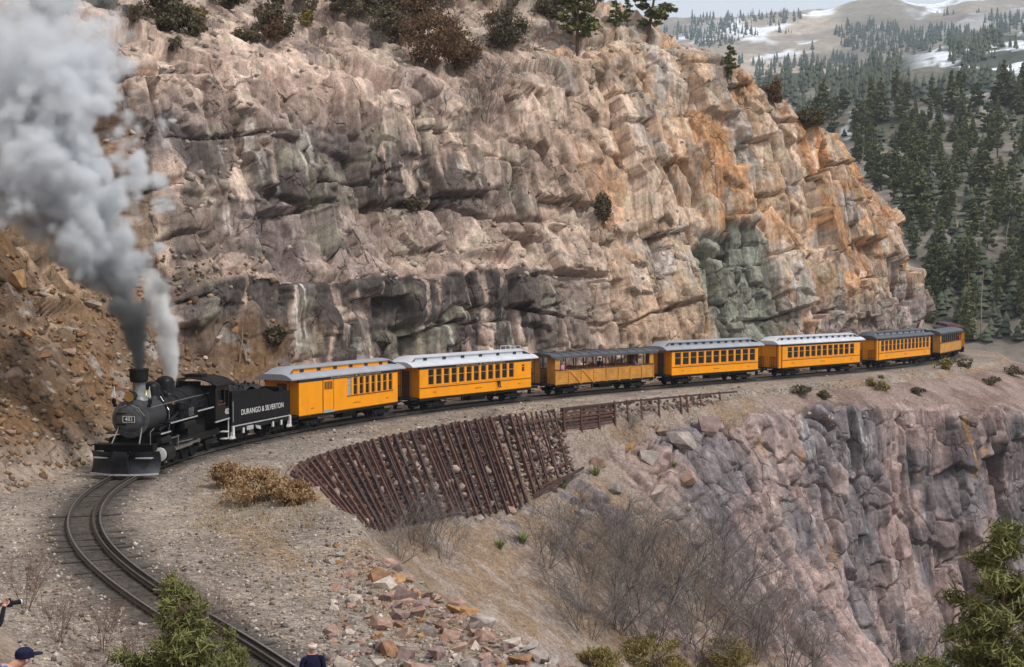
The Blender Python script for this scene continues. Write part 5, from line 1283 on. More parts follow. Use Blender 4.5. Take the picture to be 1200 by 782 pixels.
M['stone'] = ground_mat('loose_stone', (2, 9), (.2, .25), .6, .03)

def stone_field(name, label_unused, samples, cols, size, seed, sink=.25):
    """samples: list of (point, scale factor); one joined mesh of loose stones too many to count"""
    rs = random.Random(seed); V, F, Cc = [], [], []; k = 0
    for p, f in samples:
        v, t = HV[rs.randrange(len(HV))]; sz = rs.uniform(*size) * f * (1.8 if rs.random() < .06 else 1)
        c = np.array(rs.choice(cols)) * rs.uniform(.7, 1.25)
        V.append(v @ rotm(rs).T * sz + np.array(p) + np.array([0, 0, sz * (.45 - sink)])); F.append(t + k); k += len(v); Cc.append(np.repeat(c[None], len(v), 0))
    if not V: return None
    o = link(name, np_mesh(name, np.concatenate(V), np.concatenate(F), np.concatenate(Cc)), 'stone'); tag(o, kind='stuff'); return o

def sample_px(n, x0, x1, y0, y1, seed, ok=None, names=None):
    rs = random.Random(seed); out = []
    for _ in range(n):
        px, py = rs.uniform(x0, x1), rs.uniform(y0, y1)
        if ok and not ok(px, py): continue
        p, nn, nm = hit(px, py)
        if p is None or (names and nm not in names): continue
        out.append((p, nn, px, py))
    return out
GRAVC = [(.36, .30, .26), (.45, .38, .32), (.26, .20, .17), (.50, .45, .40), (.30, .22, .16), (.12, .10, .09)]
tr_ = lambda p: min(np.hypot(TP[:, 0] - p[0], TP[:, 1] - p[1]))
bs = [(p, 1.0) for p, n, a, b in sample_px(12000, -10, 700, 470, 800, 1, names=('track_bed_ground',)) if tr_(p) > 1.0]
stone_field('gravel', '', bs, GRAVC, (.03, .085), 2)
bs = [(p, 1.0) for p, n, a, b in sample_px(2600, 340, 1200, 415, 520, 3, names=('track_bed_ground',)) if tr_(p) > 1.6]
stone_field('gravel', '', bs, GRAVC, (.05, .15), 4)
SLOPEC = [(.42, .34, .28), (.52, .44, .38), (.34, .24, .19), (.38, .27, .20), (.28, .20, .16)]
bs = [(p, 1.0) for p, n, a, b in sample_px(9500, 380, 1000, 520, 800, 5, names=('ravine_terrain',)) if n.z > .55]
stone_field('rubble', '', bs, SLOPEC, (.05, .19), 6)
bs = [(p, 1.0) for p, n, a, b in sample_px(1800, 860, 1210, 410, 500, 7, names=('ravine_terrain', 'track_bed_ground')) if n.z > .5 and tr_(p) > 1.8]
stone_field('rubble', '', bs, [(.36, .27, .23), (.28, .17, .14), (.45, .38, .33), (.24, .19, .17)], (.10, .32), 8)
bs = [(p, 1.0) for p, n, a, b in sample_px(2300, -10, 330, 300, 600, 9, names=('cliff',)) if n.z > .4 and tr_(p) > 3]
stone_field('rubble', '', bs, [(.22, .14, .09), (.28, .19, .13), (.36, .29, .23), (.16, .11, .07), (.26, .15, .075)], (.08, .28), 10)
bs = [(p, 1.0) for p, n, a, b in sample_px(2600, 120, 840, 0, 330, 11, names=('cliff',)) if n.z > .62]
stone_field('rubble', '', bs, [(.36, .30, .26), (.44, .36, .30), (.28, .22, .19)], (.12, .40), 12)

ROCK_KINDS = {'rock_pink': 'pink', 'rock_grey': 'grey', 'rock_orange': 'orange', 'rock_mauve': 'mauve', 'rock_pale': 'pale', 'rock_brown': 'brown'}
HULLM = {}
def rock(p, size, mat, label, group, rs, flat=1.0, sink=.2):
    i = rs.randrange(len(HULL)); key = (i, mat)
    if key not in HULLM:
        me = HULL[i].copy(); me.materials.append(M[mat]); HULLM[key] = me
    o = link('rock', HULLM[key]); sx = size * rs.uniform(.85, 1.25)
    o.scale = (sx, sx * rs.uniform(.75, 1), sx * flat * rs.uniform(.8, 1.05)); o.rotation_euler = (rs.uniform(-.5, .5), rs.uniform(-.5, .5), rs.uniform(0, 6.28))
    o.location = (p[0], p[1], p[2] + size * (.5 - sink)); tag(o, label, 'rock', group); return o
# the heap of broken rock along the edge of the bench
rs = random.Random(77)
crest = lambda x: np.interp(x, [390, 430, 470, 520, 560, 600, 650, 690], [640, 652, 672, 700, 716, 738, 766, 790])
nrk = 0; placed = []
for _ in range(1500):
    px, py = rs.uniform(385, 690), rs.uniform(635, 795)
    c_ = crest(px)
    if py < c_ - 4: continue
    dens = math.exp(-((py - c_) / 60.0)) if px > 430 else .3
    if rs.random() > dens: continue
    p, n, nm = hit(px, py)
    if p is None or nm != 'track_bed_ground' and nm != 'ravine_terrain' or p.y > 60: continue
    sz = rs.choice((.14, .17, .20, .24, .28, .32, .38, .46)) * (1.0 if px > 440 else .7)
    if any((p - q).length < (sz + r) * .48 for q, r in placed): continue
    placed.append((p.copy(), sz)); m = rs.choices(list(ROCK_KINDS), (6, 3, 1.0, 2.5, 2, 1))[0]
    rock(p, sz, m, 'angular %s rock in the heap spilling over the bench edge' % ROCK_KINDS[m], 'broken rocks heaped on the bench edge, ' + ROCK_KINDS[m], rs, 1.0, .36)
    nrk += 1
    if nrk >= 240: break
rock(U(537, 722, z=-.15), .40, 'rock_orange', 'largest orange block on top of the rock heap', None, rs, 1.0, .1)
rock(U(486, 727, z=-.2), .42, 'rock_pink', 'largest pinkish block lying in the rock heap', None, rs, 1.0, .1)
# boulders on the dirt slope above the engine and on the knolls below the wall
for px, py, sz, m in [(20, 335, 1.3, 'rock_orange'), (50, 420, .7, 'rock_brown'), (80, 415, .55, 'rock_pink'), (15, 445, .8, 'rock_pink'), (95, 395, .6, 'rock_brown'), (110, 360, .7, 'rock_grey'), (40, 470, .6, 'rock_brown'),
                      (255, 398, .5, 'rock_pale'), (240, 420, .45, 'rock_pale'), (275, 388, .4, 'rock_orange'), (230, 392, .4, 'rock_pale'), (65, 500, .5, 'rock_brown'), (12, 510, .5, 'rock_pink'), (130, 420, .5, 'rock_brown'), (290, 425, .4, 'rock_grey'), (90, 450, .55, 'rock_pink'), (30, 395, .7, 'rock_orange')]:
    p, n, nm = hit(px, py)
    if p: rock(p, sz * .8, m, '%s boulder lying on the orange dirt slope above the locomotive' % ROCK_KINDS[m], 'boulders on the dirt slope, ' + ROCK_KINDS[m], rs)
for px, py, sz, m in [(738, 525, .9, 'rock_orange'), (700, 545, .8, 'rock_pink'), (760, 540, 1.6, 'rock_grey'), (800, 520, 1.9, 'rock_grey'), (775, 508, 1.0, 'rock_pink'), (720, 575, .9, 'rock_grey'), (805, 560, 1.1, 'rock_pink'), (830, 500, 1.3, 'rock_mauve'),
                      (770, 580, 1.2, 'rock_pale'), (680, 600, .8, 'rock_grey'), (745, 600, .9, 'rock_pink'), (790, 605, 1.0, 'rock_grey'), (650, 575, .7, 'rock_pink'), (600, 600, .6, 'rock_pink'), (560, 610, .55, 'rock_grey'), (690, 640, .7, 'rock_grey'), (815, 640, 1.0, 'rock_mauve')]:
    p, n, nm = hit(px, py)
    if p: rock(p, sz * .85, m, '%s boulder on the rocky knoll below the rusty wall' % ROCK_KINDS[m], 'boulders below the retaining wall, ' + ROCK_KINDS[m], rs, 1.1, .35)

# ------------------------------------------------------------------ retaining wall of old rails
def wall_pt(s, t, out=0.0):
    """point on the battered face: t 0 top, 1 foot"""
    ks, A = knot_table(LO); e = float(edge_off(s)); off2 = float(np.interp(s, ks, A[:, 0, 0])); z2 = float(np.interp(s, ks, A[:, 0, 1]))
    off = e + .75 + (off2 - e - .35) * t + out; z = -.22 + (z2 + .1) * t
    p = toff(np.array(s), np.array(off)); return Vector((p[0], p[1], z))
wall = empty('retaining_wall', wall_pt(56, 1)); tag(wall, 'rusty retaining wall of slanted old rails holding the track bench', 'retaining wall')
bpy.context.view_layer.update(); WI = wall.matrix_world.inverted()
rs = random.Random(5)
def wbar(name, a, b, w, h, mat='rust', par=wall):
    m = MB(); m.bar(WI @ a, WI @ b, w, h); m.build(name, mat, par)
sp = 34.8; posts = []
while sp < 69.8:
    posts.append(sp); sp += rs.uniform(.85, 1.3)
for i, s_ in enumerate(posts):
    t1 = min(1.0, .45 + (s_ - 34.5) / 9.0) + rs.uniform(-.05, .06); ln = rs.uniform(-.25, .25)
    wbar('post', wall_pt(s_, -.04, .10), wall_pt(s_ + ln, t1, .10), .17, .19, rs.choice(('rust', 'rust', 'rustdark')))
    if rs.random() < .4: wbar('post', wall_pt(s_ + .3, -.02, .12), wall_pt(s_ + .3 + ln * 2, t1 * rs.uniform(.8, 1), .12), .10, .12, 'rustdark')
for k_ in range(12):
    t = .04 + k_ / 12.0
    for i in range(0, len(posts) - 3, 3):
        a, b = posts[i], posts[min(i + 3, len(posts) - 1)]
        if t > min(1.0, .45 + (a - 34.5) / 9.0): continue
        dz = rs.uniform(-.02, .02)
        wbar('beam', wall_pt(a, t + dz, -.02 + rs.uniform(-.03, .03)), wall_pt(b, t + rs.uniform(-.015, .015), -.02), .09, .11, rs.choice(('rust', 'rustdark')))
for s_ in (70.3, 70.9, 71.5, 72.3, 72.9, 73.6, 74.4, 75.2):
    wbar('post', wall_pt(s_, -.03, .1), wall_pt(s_ + rs.uniform(-.8, .9), rs.uniform(.7, 1.0), .1), .09, .12, rs.choice(('rust', 'rustdark')))
for t in (.1, .3, .55, .8, .92): wbar('beam', wall_pt(69.6, t, 0), wall_pt(75.4, t + rs.uniform(-.05, .05), .05), .09, .12)
wbar('beam', wall_pt(69, .97, .25), wall_pt(76, .9, .5), .14, .16, 'rustdark')
def crib_pt(s, z, out=0.0):
    p = toff(np.array(s), np.array(float(edge_off(s)) + .85 + out)); return Vector((p[0], p[1], z))
for k_ in range(9): wbar('beam', crib_pt(76.0, -.25 - k_ * .26), crib_pt(82.8, -.25 - k_ * .26 + rs.uniform(-.05, .05)), .12, .14, rs.choice(('rust', 'rustdark')))
for s_ in (76.2, 78.4, 80.6, 82.6): wbar('post', crib_pt(s_, -.05, .12), crib_pt(s_ + .1, -2.5, .16), .14, .14)
for s_, h in ((84.2, 2.0), (86.0, 2.2), (88.2, 2.0), (91.0, 1.5), (91.8, 1.5), (93.5, 1.0), (96, .7)): wbar('post', crib_pt(s_, 0, .1), crib_pt(s_ + .15, -h, .15), .10, .12, 'rust')
for a, b in ((76, 84), (84, 91), (91, 98.5)): wbar('top_rail', crib_pt(a, -.12, .02), crib_pt(b, -.14, .02), .12, .14, 'rustdark')
for i in range(0, len(posts) - 4, 4): wbar('top_rail', wall_pt(posts[i], -.01, .02), wall_pt(posts[i + 4], -.01, .02), .12, .14, 'rustdark')
# stone fill behind the rails
smp = []
for _ in range(2600):
    s_ = rs.uniform(35, 76); t = rs.uniform(0, 1.0)
    if t > min(1.05, .5 + (s_ - 36) / 9.0): continue
    smp.append((wall_pt(s_, t, -.22), 1.0))
for _ in range(380): smp.append((crib_pt(rs.uniform(76, 96), rs.uniform(-2.3, -.2), -.18), 1.0))
fill = stone_field('stone_fill', '', smp, [(.25, .18, .145), (.31, .24, .20), (.19, .135, .11), (.23, .175, .15), (.38, .31, .27)], (.14, .30), 41, .4)
fill.parent = wall; fill.matrix_parent_inverse = WI.copy()

# ------------------------------------------------------------------ vegetation
def leaf_quads(C, size, rs, stretch=1.6, up=0.0):
    """one small quad per centre, random orientation (numpy)"""
    n = len(C); r = np.random.RandomState(rs)
    d = r.normal(size=(n, 3)); d[:, 2] += up; d /= np.linalg.norm(d, axis=1)[:, None]
    e = np.cross(d, r.normal(size=(n, 3))); e /= np.linalg.norm(e, axis=1)[:, None] + 1e-9
    s = size * r.uniform(.6, 1.4, (n, 1)); d = d * s * stretch * .5; e = e * s * .5
    P = np.stack([C - d - e * .5, C - d + e * .5, C + d + e, C + d - e], 1).reshape(-1, 3)
    return P, np.arange(4 * n).reshape(-1, 4)

def twig_mesh(name, seed, height, spread, stems, depth=3, r0=.03, droop=0.0, kids=(3, 5)):
    rs = random.Random(seed); m = MB()
    def grow(p, d, L, r, k_):
        q = p + d * L * .5 + Vector((rs.gauss(0, .06), rs.gauss(0, .06), rs.gauss(0, .04))) * L; e = q + (d + Vector((rs.gauss(0, .25), rs.gauss(0, .25), rs.gauss(0, .15) - droop * .3))).normalized() * L * .5
        m.tube([p, q, e], [r, r * .75, r * .5], 3)
        if k_ <= 0: return
        for _ in range(rs.randint(*kids)):
            t = rs.uniform(.25, 1.0); b = p.lerp(q, t * 2) if t < .5 else q.lerp(e, t * 2 - 1)
            nd = (d + Vector((rs.gauss(0, .55), rs.gauss(0, .55), rs.gauss(.1, .4) - droop))).normalized()
            grow(b, nd, L * rs.uniform(.45, .7), r * .55, k_ - 1)
    for _ in range(stems):
        a = rs.uniform(0, 6.28); lean = rs.uniform(.1, spread)
        grow(Vector((math.cos(a) * .12 * spread, math.sin(a) * .12 * spread, -.1)), Vector((math.cos(a) * lean, math.sin(a) * lean, 1)).normalized(), height * rs.uniform(.5, .8), r0 * rs.uniform(.7, 1.1), depth)
    return m.mesh(name)

def cloud_points(seed, n, rx, rz, clumps, zc, tight=.33, hollow=True):
    r = np.random.RandomState(seed); c = r.normal(size=(clumps, 3)); c /= np.linalg.norm(c, axis=1)[:, None]; c *= r.uniform(.35, .95, (clumps, 1)) ** .6
    i = r.randint(0, clumps, n); p = c[i] + r.normal(size=(n, 3)) * tight * r.uniform(.5, 1.1, (clumps, 1))[i] * .5
    return p * np.array([rx, rx, rz]) + np.array([0, 0, zc])

TWIG = [twig_mesh('twigs', 50 + i, 1.6, .95, 11, 3, .013) for i in range(4)]
TWIG_FINE = [twig_mesh('fine_twigs', 70 + i, 1.5, .8, 14, 3, .009, kids=(3, 5)) for i in range(3)]
def bare_bush(p, size, label, group, mat='twig', fine=False, wide=1.0, rs=random.Random(9)):
    src = rs.choice(TWIG_FINE if fine else TWIG); key = (src.name, mat)
    if key not in HULLM:
        me = src.copy(); me.materials.append(M[mat]); HULLM[key] = me
    o = link('bare_bush', HULLM[key]); sc = size / 1.6
    o.scale = (sc * wide, sc * wide, sc); o.rotation_euler = (0, 0, rs.uniform(0, 6.28)); o.location = p; tag(o, label, 'bush', group); return o

LEAFM = {}
def leafy_bush(name, p, w, h, mat, label, group, seed, n=900, leaf=.10, clumps=16, twigmat='twig_brown', up=0.0, stretch=1.6, rs=random.Random(4)):
    root = empty(name, p); tag(root, label, 'bush', group)
    C = cloud_points(seed, n, w / 2, h / 2, clumps, h * .52, .42); C[:, 2] = np.abs(C[:, 2])
    P, F = leaf_quads(C, leaf, seed, stretch, up); me = np_mesh('foliage', P, F); link('foliage', me, mat, root)
    t = twig_mesh('stem', seed, h * .9, .8 * min(1.4, w / h), 6, 1, .03 * h, kids=(2, 3)); link('stem', t, twigmat, root)
    return root

def blades(name, p, size, mat, label, group, seed, n=40, spread=.8, width=.05, cat='plant'):
    r = random.Random(seed); m = MB()
    for _ in range(n):
        a = r.uniform(0, 6.28); l = r.uniform(.3, spread); h = size * r.uniform(.6, 1.1); d = Vector((math.cos(a) * l, math.sin(a) * l, 1)).normalized(); s_ = Vector((-math.sin(a), math.cos(a), 0)) * width * size
        b = Vector((r.uniform(-.15, .15) * size, r.uniform(-.15, .15) * size, -.02)); mid = b + d * h * .55; tip = b + d * h + Vector((0, 0, -.12 * h * l))
        m.add([b - s_ * .5, b + s_ * .5, mid + s_ * .5, mid - s_ * .5, tip], [(0, 1, 2, 3), (3, 2, 4)])
    me = D.meshes.new(name); me.from_pydata(m.v, [], m.f); o = link(name, me, mat); o.location = p; tag(o, label, cat, group); return o

def conifer_mesh(seed, H, R, kind='fir', leaf=.28, dens=1.0, base=.12, stretch=1.9, per=None, puff=None):
    """trunk mesh and crown mesh (needle sprays along real boughs)"""
    rs = random.Random(seed); tm = MB(); lean = Vector((rs.uniform(-.03, .03), rs.uniform(-.03, .03), 1))
    tm.tube([lean * (H * t) for t in (0, .3, .6, .85, .98)], [H * .018, H * .014, H * .009, H * .004, H * .001], 6)
    C = []; bm_ = tm; z = H * base
    while z < H * .97:
        t = (z / H - base) / (1 - base)
        r = R * ((1 - t) ** .85 * (.55 + .45 * min(1, t * 5)) if kind == 'fir' else (math.sin(math.pi * min(1, .12 + .88 * t) ** .8) ** .7) * rs.uniform(.55, 1.05))
        nb = max(3, int((5 if puff else 7 if kind == 'fir' else 4) * (.5 + r / R)))
        for b in range(nb):
            if rs.random() < .14: continue
            a = rs.uniform(0, 6.28); L = r * rs.uniform(.55, 1.12) + .05; dz = ((.25 if puff else -.25) if kind == 'fir' else .18) * L + rs.uniform(-.1, .1) * L * (4 if puff else 1); L *= rs.uniform(.45, 1.1) if puff else 1
            p0 = lean * z; p1 = p0 + Vector((math.cos(a) * L, math.sin(a) * L, dz)); bm_.tube([p0, p1], [H * .004, H * .0012], 3)
            k_ = max(2, int(L / leaf * 2.6 * dens))
            for q in range(k_):
                f = .25 + .78 * (q + rs.random()) / k_ if kind == 'fir' else .45 + .6 * rs.random(); c = p0.lerp(p1, f)
                for w_ in range(per or (2 if kind == 'fir' else 3)): C.append((c.x + rs.gauss(0, (puff or leaf) * .45), c.y + rs.gauss(0, (puff or leaf) * .45), c.z + rs.gauss(0, (puff or leaf) * .32)))
        z += (R * (.07 if puff else .17) if kind == 'fir' else R * .26) * rs.uniform(.5, 1.5)
    for q in range(8): C.append((lean.x * H + rs.gauss(0, .05), lean.y * H + rs.gauss(0, .05), H * (.93 + .07 * rs.random())))
    P, F = leaf_quads(np.array(C), leaf, seed, stretch); cm = np_mesh('crown', P, F)
    return tm.mesh('trunk'), cm
def plant_tree(name, p, parts, label, group, sc=1.0, rz=0.0, needle='needle', cat='tree', tilt=0.0, wide=1.0):
    root = empty(name, p, rz); root.scale = (sc * wide, sc * wide, sc); root.rotation_euler = (tilt, 0, rz); tag(root, label, cat, group)
    if not parts[0].materials:
        parts[0].materials.append(M['bark']); parts[1].materials.append(M[needle])
    t = link('trunk', parts[0], None, root); link('crown', parts[1], None, root); return root

# ---- the wooded hillside across the valley
FIR = [conifer_mesh(100 + i, 12, 2.4 + .3 * i, 'fir', .27, 1.0, .12, 2.2) for i in range(3)] + [conifer_mesh(120 + i, 10 + i * .6, 3.0 - .2 * i, 'pine', .27, 2.0, .12 + .03 * i, 2.0, 5) for i in range(5)]
rs = random.Random(31); spots = []
def want(px, py):
    return rs.random() < (1.0 if py > 300 else .8) * (.35 if (1080 < px < 1160 and 150 < py < 230) or (1120 < px and 190 < py < 260) else 1)
for p, n, px, py in sample_px(1500, 925, 1215, 120, 405, 32, want, ('hillside',)):
    if any((p - q).length < rs.uniform(3.5, 8.5) for q in spots): continue
    spots.append(p.copy())
    if len(spots) >= 255: break
for i, p in enumerate(spots):
    k_ = rs.randrange(8); sc = rs.uniform(.42, 1.2)
    plant_tree('fir_tree' if k_ < 3 else 'pine_tree', p - Vector((0, 0, .3)), FIR[k_], 'dark pointed fir growing on the hillside across the valley' if k_ < 3 else 'rounded green pine growing on the hillside across the valley',
               'firs on the hillside across the valley' if k_ < 3 else 'pines on the hillside across the valley', sc, rs.uniform(0, 6.28), wide=rs.uniform(.8, 1.45), tilt=rs.uniform(-.05, .05))

for i, (px, py, hpx) in enumerate([(1076, 150, 36), (1150, 395, 80), (1010, 200, 30), (1120, 260, 40), (1180, 300, 46), (1060, 300, 40), (1095, 360, 50), (1195, 180, 30)]):
    p, n, nm = hit(px, py)
    if p is None or nm != 'hillside': continue
    h = hpx / FPX * p.y; m = MB(); m.tube([(0, 0, -.3), (rs.uniform(-.2, .2), 0, h * .5), (rs.uniform(-.5, .5), 0, h)], [.16, .11, .03], 5)
    for q in range(9):
        z = h * rs.uniform(.35, .95); a = rs.uniform(0, 6.28); l = (1.1 - z / h) * h * .22 + .2; m.tube([(0, 0, z), (math.cos(a) * l, math.sin(a) * l, z + rs.uniform(-.1, .3))], [.05, .015], 3)
    o = m.build('dead_tree', 'deadwood'); o.location = p; tag(o, 'bare grey dead trunk standing among the hillside pines', 'tree', 'dead trunks on the hillside')
def far_forest(name, samples, hmin, hmax, seed, ratio=.2):
    r = random.Random(seed); V, F = [], []; k_ = 0
    for p in samples:
        H = r.uniform(hmin, hmax); R = H * r.uniform(.8, 1.3) * ratio; n = 5
        for j in range(3):
            z0, z1, rr = H * (.08 + .27 * j), H * (.55 + .22 * j), R * (1 - .28 * j); a0 = r.uniform(0, 6)
            ring = [(p.x + rr * r.uniform(.6, 1.2) * math.cos(a0 + 6.283 * q / n), p.y + rr * r.uniform(.6, 1.2) * math.sin(a0 + 6.283 * q / n), p.z + z0 + r.uniform(-.06, .06) * H) for q in range(n)]
            V += ring + [(p.x, p.y, p.z + min(z1, H))]; F += [(k_ + q, k_ + (q + 1) % n, k_ + n) for q in range(n)]; k_ += n + 1
    me = np_mesh(name, np.array(V), np.array(F)); o = link(name, me, 'needle_far'); tag(o, kind='stuff'); return o
def ridge_ok(px, py):
    f = fbm(np.array([px / 60.0]), np.array([py / 14.0]), 333, 3)[0]; return f > ((.56 if px > 1060 and 45 < py < 112 else .38) if py > 60 else .52)
far_forest('forest', [p for p, n, a, b in sample_px(4200, 780, 1215, 20, 170, 34, ridge_ok, ('forested_ridge',))], 4, 14, 1)
far_forest('forest', [p for p, n, a, b in sample_px(4200, 690, 1215, 15, 120, 35, lambda x, y: ridge_ok(x + 300, y * 1.3), ('mountain',))], 5, 18, 2)
far_forest('forest', [p for p, n, a, b in sample_px(700, 900, 1215, 90, 400, 36, None, ('hillside',))], 1.5, 4.5, 3, .45)

# ---- trees and scrub above the cliff
rs = random.Random(8)
def at(px, py, dz=-.1):
    p, n, nm = hit(px, py); return (p + Vector((0, 0, dz))) if p is not None else U(px, py, y=120.0)
PINE_TOP = [conifer_mesh(140 + i, 9, 2.0, 'pine', .26, 1.3, .25) for i in range(3)]
for i, (px, py, hpx, lab) in enumerate([(676, 64, 95, 'tall thin pine rooted on the ledge above the cliff face'), (758, 50, 92, 'leaning open pine standing against the sky on the cliff top'), (722, 40, 42, 'short dark pine beside the leaning pine on the cliff top'),
                                        (857, 98, 46, 'small olive pine on the sloping shoulder of the cliff'), (735, 32, 34, 'low dark pine on the skyline behind the leaning pine')]):
    p = at(px, py); h = hpx / FPX * p.y
    plant_tree('pine_tree', p, PINE_TOP[i % 3], lab, None, h / 9.0, i * 1.3, tilt=(.12 if i == 1 else 0), needle='needle', wide=1.45 if i < 2 else 1.1)
for i, (px, py, w, h, mat, lab) in enumerate([(190, 36, 62, 44, 'scrub', 'broad dark scrub bush at the top of the cliff above the smoke'), (325, 44, 34, 36, 'scrub', 'compact olive bush on the slope above the cliff'), (508, 78, 82, 58, 'scrub_brown', 'big rusty brown oak bush on the cliff rim'),
                                              (590, 58, 56, 48, 'scrub', 'round grey green bush beside the ledge pine'), (455, 52, 52, 40, 'scrub', 'low green bush next to the rusty oak bush on the slope'), (410, 22, 60, 30, 'scrub', 'spreading bush high on the scrub slope'), (540, 80, 40, 40, 'scrub_brown', 'smaller brown bush touching the big rusty bush'),
                                              (265, 12, 46, 30, 'scrub', 'bush in the upper gully of the slope'), (480, 22, 54, 34, 'scrub_brown', 'brown bush uphill of the rusty oak bush'), (905, 122, 24, 26, 'scrub_brown', 'small brown bush on the falling skyline of the cliff'), (950, 150, 36, 22, 'scrub', 'dark low bush where the cliff meets the forest'), (120, 12, 50, 36, 'scrub', 'dim bush behind the drifting smoke'), (60, 20, 50, 36, 'scrub', 'dark bush half lost in the drifting smoke'),
                                              (640, 20, 40, 26, 'scrub', 'dark bush up the slope behind the ledge pine'), (707, 262, 18, 32, 'scrub', 'lone olive bush growing from the middle of the cliff face'), (485, 247, 22, 14, 'scrub', 'small bush on the rubble shelf across the cliff'), (320, 405, 24, 22, 'scrub', 'grey green bush at the cliff foot by the dirt fan')]):
    p = at(px, py - 2); k_ = p.y / FPX
    leafy_bush('scrub_bush', p, w * k_, h * k_, mat, lab, None, 400 + i, n=int(3000 + 40 * w), leaf=.115, clumps=26)
for i, (px, py, hpx) in enumerate([(210, 60, 22), (420, 45, 26), (465, 90, 22), (640, 45, 30), (330, 62, 20), (610, 95, 24), (700, 60, 22), (400, 80, 20), (150, 30, 26), (375, 62, 36), (570, 140, 60), (575, 100, 46), (440, 60, 30), (300, 45, 28), (620, 60, 30), (545, 120, 30), (245, 40, 30), (350, 25, 30), (530, 30, 34), (580, 15, 30)]):
    p = at(px, py); bare_bush(p, hpx / FPX * p.y, 'bare grey bush on the slope above the cliff', 'bare bushes above the cliff', 'twig', True, 1.2, rs)
rs = random.Random(88); nb_ = 0
for _ in range(400):
    px, py = rs.uniform(130, 700), rs.uniform(-5, 95); lim = np.interp(px, [130, 200, 300, 450, 560, 620, 700], [60, 62, 55, 60, 75, 60, 30])
    if py > lim: continue
    p, n, nm = hit(px, py)
    if p is None or nm != 'cliff': continue
    w = rs.uniform(12, 34); k_ = p.y / FPX; kind = rs.choice(('scrub', 'scrub', 'scrub_brown', 'olive'))
    word = {'scrub': 'grey green', 'scrub_brown': 'brown', 'olive': 'yellow olive'}[kind]
    leafy_bush('scrub_bush', p, w * k_, w * k_ * rs.uniform(.6, 1.1), kind, 'small %s bush scattered on the slope above the cliff' % word, 'small %s bushes above the cliff' % word, 900 + nb_, n=int(500 + 50 * w), leaf=.10, clumps=14)
    nb_ += 1
    if nb_ >= 34: break
# ---- bench and gully
for i, (px, py, w, h) in enumerate([(300, 588, 72, 40), (345, 590, 42, 27), (268, 570, 40, 30)]):
    p = at(px, py); k_ = p.y / FPX
    leafy_bush('dry_bush', p, w * k_, h * k_, 'dryleaf', ['widest orange dry bush on the bench beside the rusty wall', 'low orange bush between the wide dry bush and the rusty wall', 'orange dry bush on the track side of the wide dry bush'][i], None, 500 + i, n=4500, leaf=.05, clumps=40, up=.5, stretch=2.2)
GROUP_G = 'grey leafless bushes in the ravine'
rs = random.Random(9)
for i, (px, py, hpx, wd) in enumerate([(490, 640, 95, 1.0), (465, 655, 60, 1.3), (520, 655, 70, 1.0), (640, 660, 60, 1.2), (690, 680, 90, 1.1), (740, 660, 90, 1.0), (780, 700, 110, 1.0), (720, 730, 110, 1.1), (820, 720, 110, 1.0), (860, 700, 90, 1.0), (760, 765, 120, 1.0), (820, 780, 120, 1.0), (880, 770, 120, 1.0), (920, 790, 90, 1.0), (690, 745, 80, 1.2), (840, 655, 70, 1.0), (800, 650, 60, 1.1), (665, 620, 45, 1.2), (950, 782, 60, 1.1), (720, 620, 50, 1.2), (900, 740, 70, 1.0), (1060, 790, 70, 1.2), (1120, 770, 60, 1.2)]):
    p = at(px, py); bare_bush(p, hpx / FPX * p.y * 1.05, 'grey leafless bush crowding the bottom of the ravine' if i > 2 else 'grey leafless bush in front of the slanted rail wall', GROUP_G if i > 2 else 'leafless bushes before the wall', 'twig', i % 2 == 0, wd * 1.15, rs)
for i, (px, py, hpx, lab) in enumerate([(568, 492, 16, 'low grey bush at the track edge above the wall'), (735, 500, 24, 'grey bush hanging over the top of the rail wall'), (905, 462, 12, 'small dark bush above the lower cliff')]):
    p = at(px, py); bare_bush(p, hpx / FPX * p.y, lab, None, 'twig', True, 2.0, rs)
for i, (px, py, sz) in enumerate([(585, 642, 18), (613, 634, 18), (698, 556, 16), (660, 572, 12), (806, 600, 12), (790, 546, 10)]):
    p = at(px, py); blades('green_tuft', p, sz / FPX * p.y, 'yucca', 'spiky bright green tuft on the dirt slope below the wall', 'green tufts on the dirt slope', 600 + i, 60, 1.0, .05)
for i, (px, py, w, h) in enumerate([(1030, 456, 24, 16), (1108, 432, 26, 14), (1130, 430, 20, 12), (940, 464, 28, 12), (1160, 450, 22, 10), (1188, 440, 20, 12), (965, 466, 18, 9), (1075, 462, 18, 9)]):
    p = at(px, py); k_ = p.y / FPX
    leafy_bush('sage_bush', p, w * k_, h * k_, 'olive' if i < 2 else 'scrub', ['olive green bush on the slope below the coach with the charcoal roof', 'olive bush beside the track under the last open car'][i] if i < 2 else 'small grey sage bush on the stony slope past the lower cliff', None if i < 2 else 'sage bushes on the stony slope', 620 + i, n=420, leaf=.14, clumps=10, up=.5)
for i, (px, py, w, h) in enumerate([(765, 790, 80, 46), (850, 792, 70, 44), (700, 790, 50, 30)]):
    p = at(px, py); k_ = p.y / FPX
    leafy_bush('olive_bush', p, w * k_, h * k_, 'olive', 'yellow olive bush among the leafless bushes of the ravine', 'yellow olive bushes in the ravine', 640 + i, n=4500, leaf=.06, clumps=26, up=.8, stretch=3)
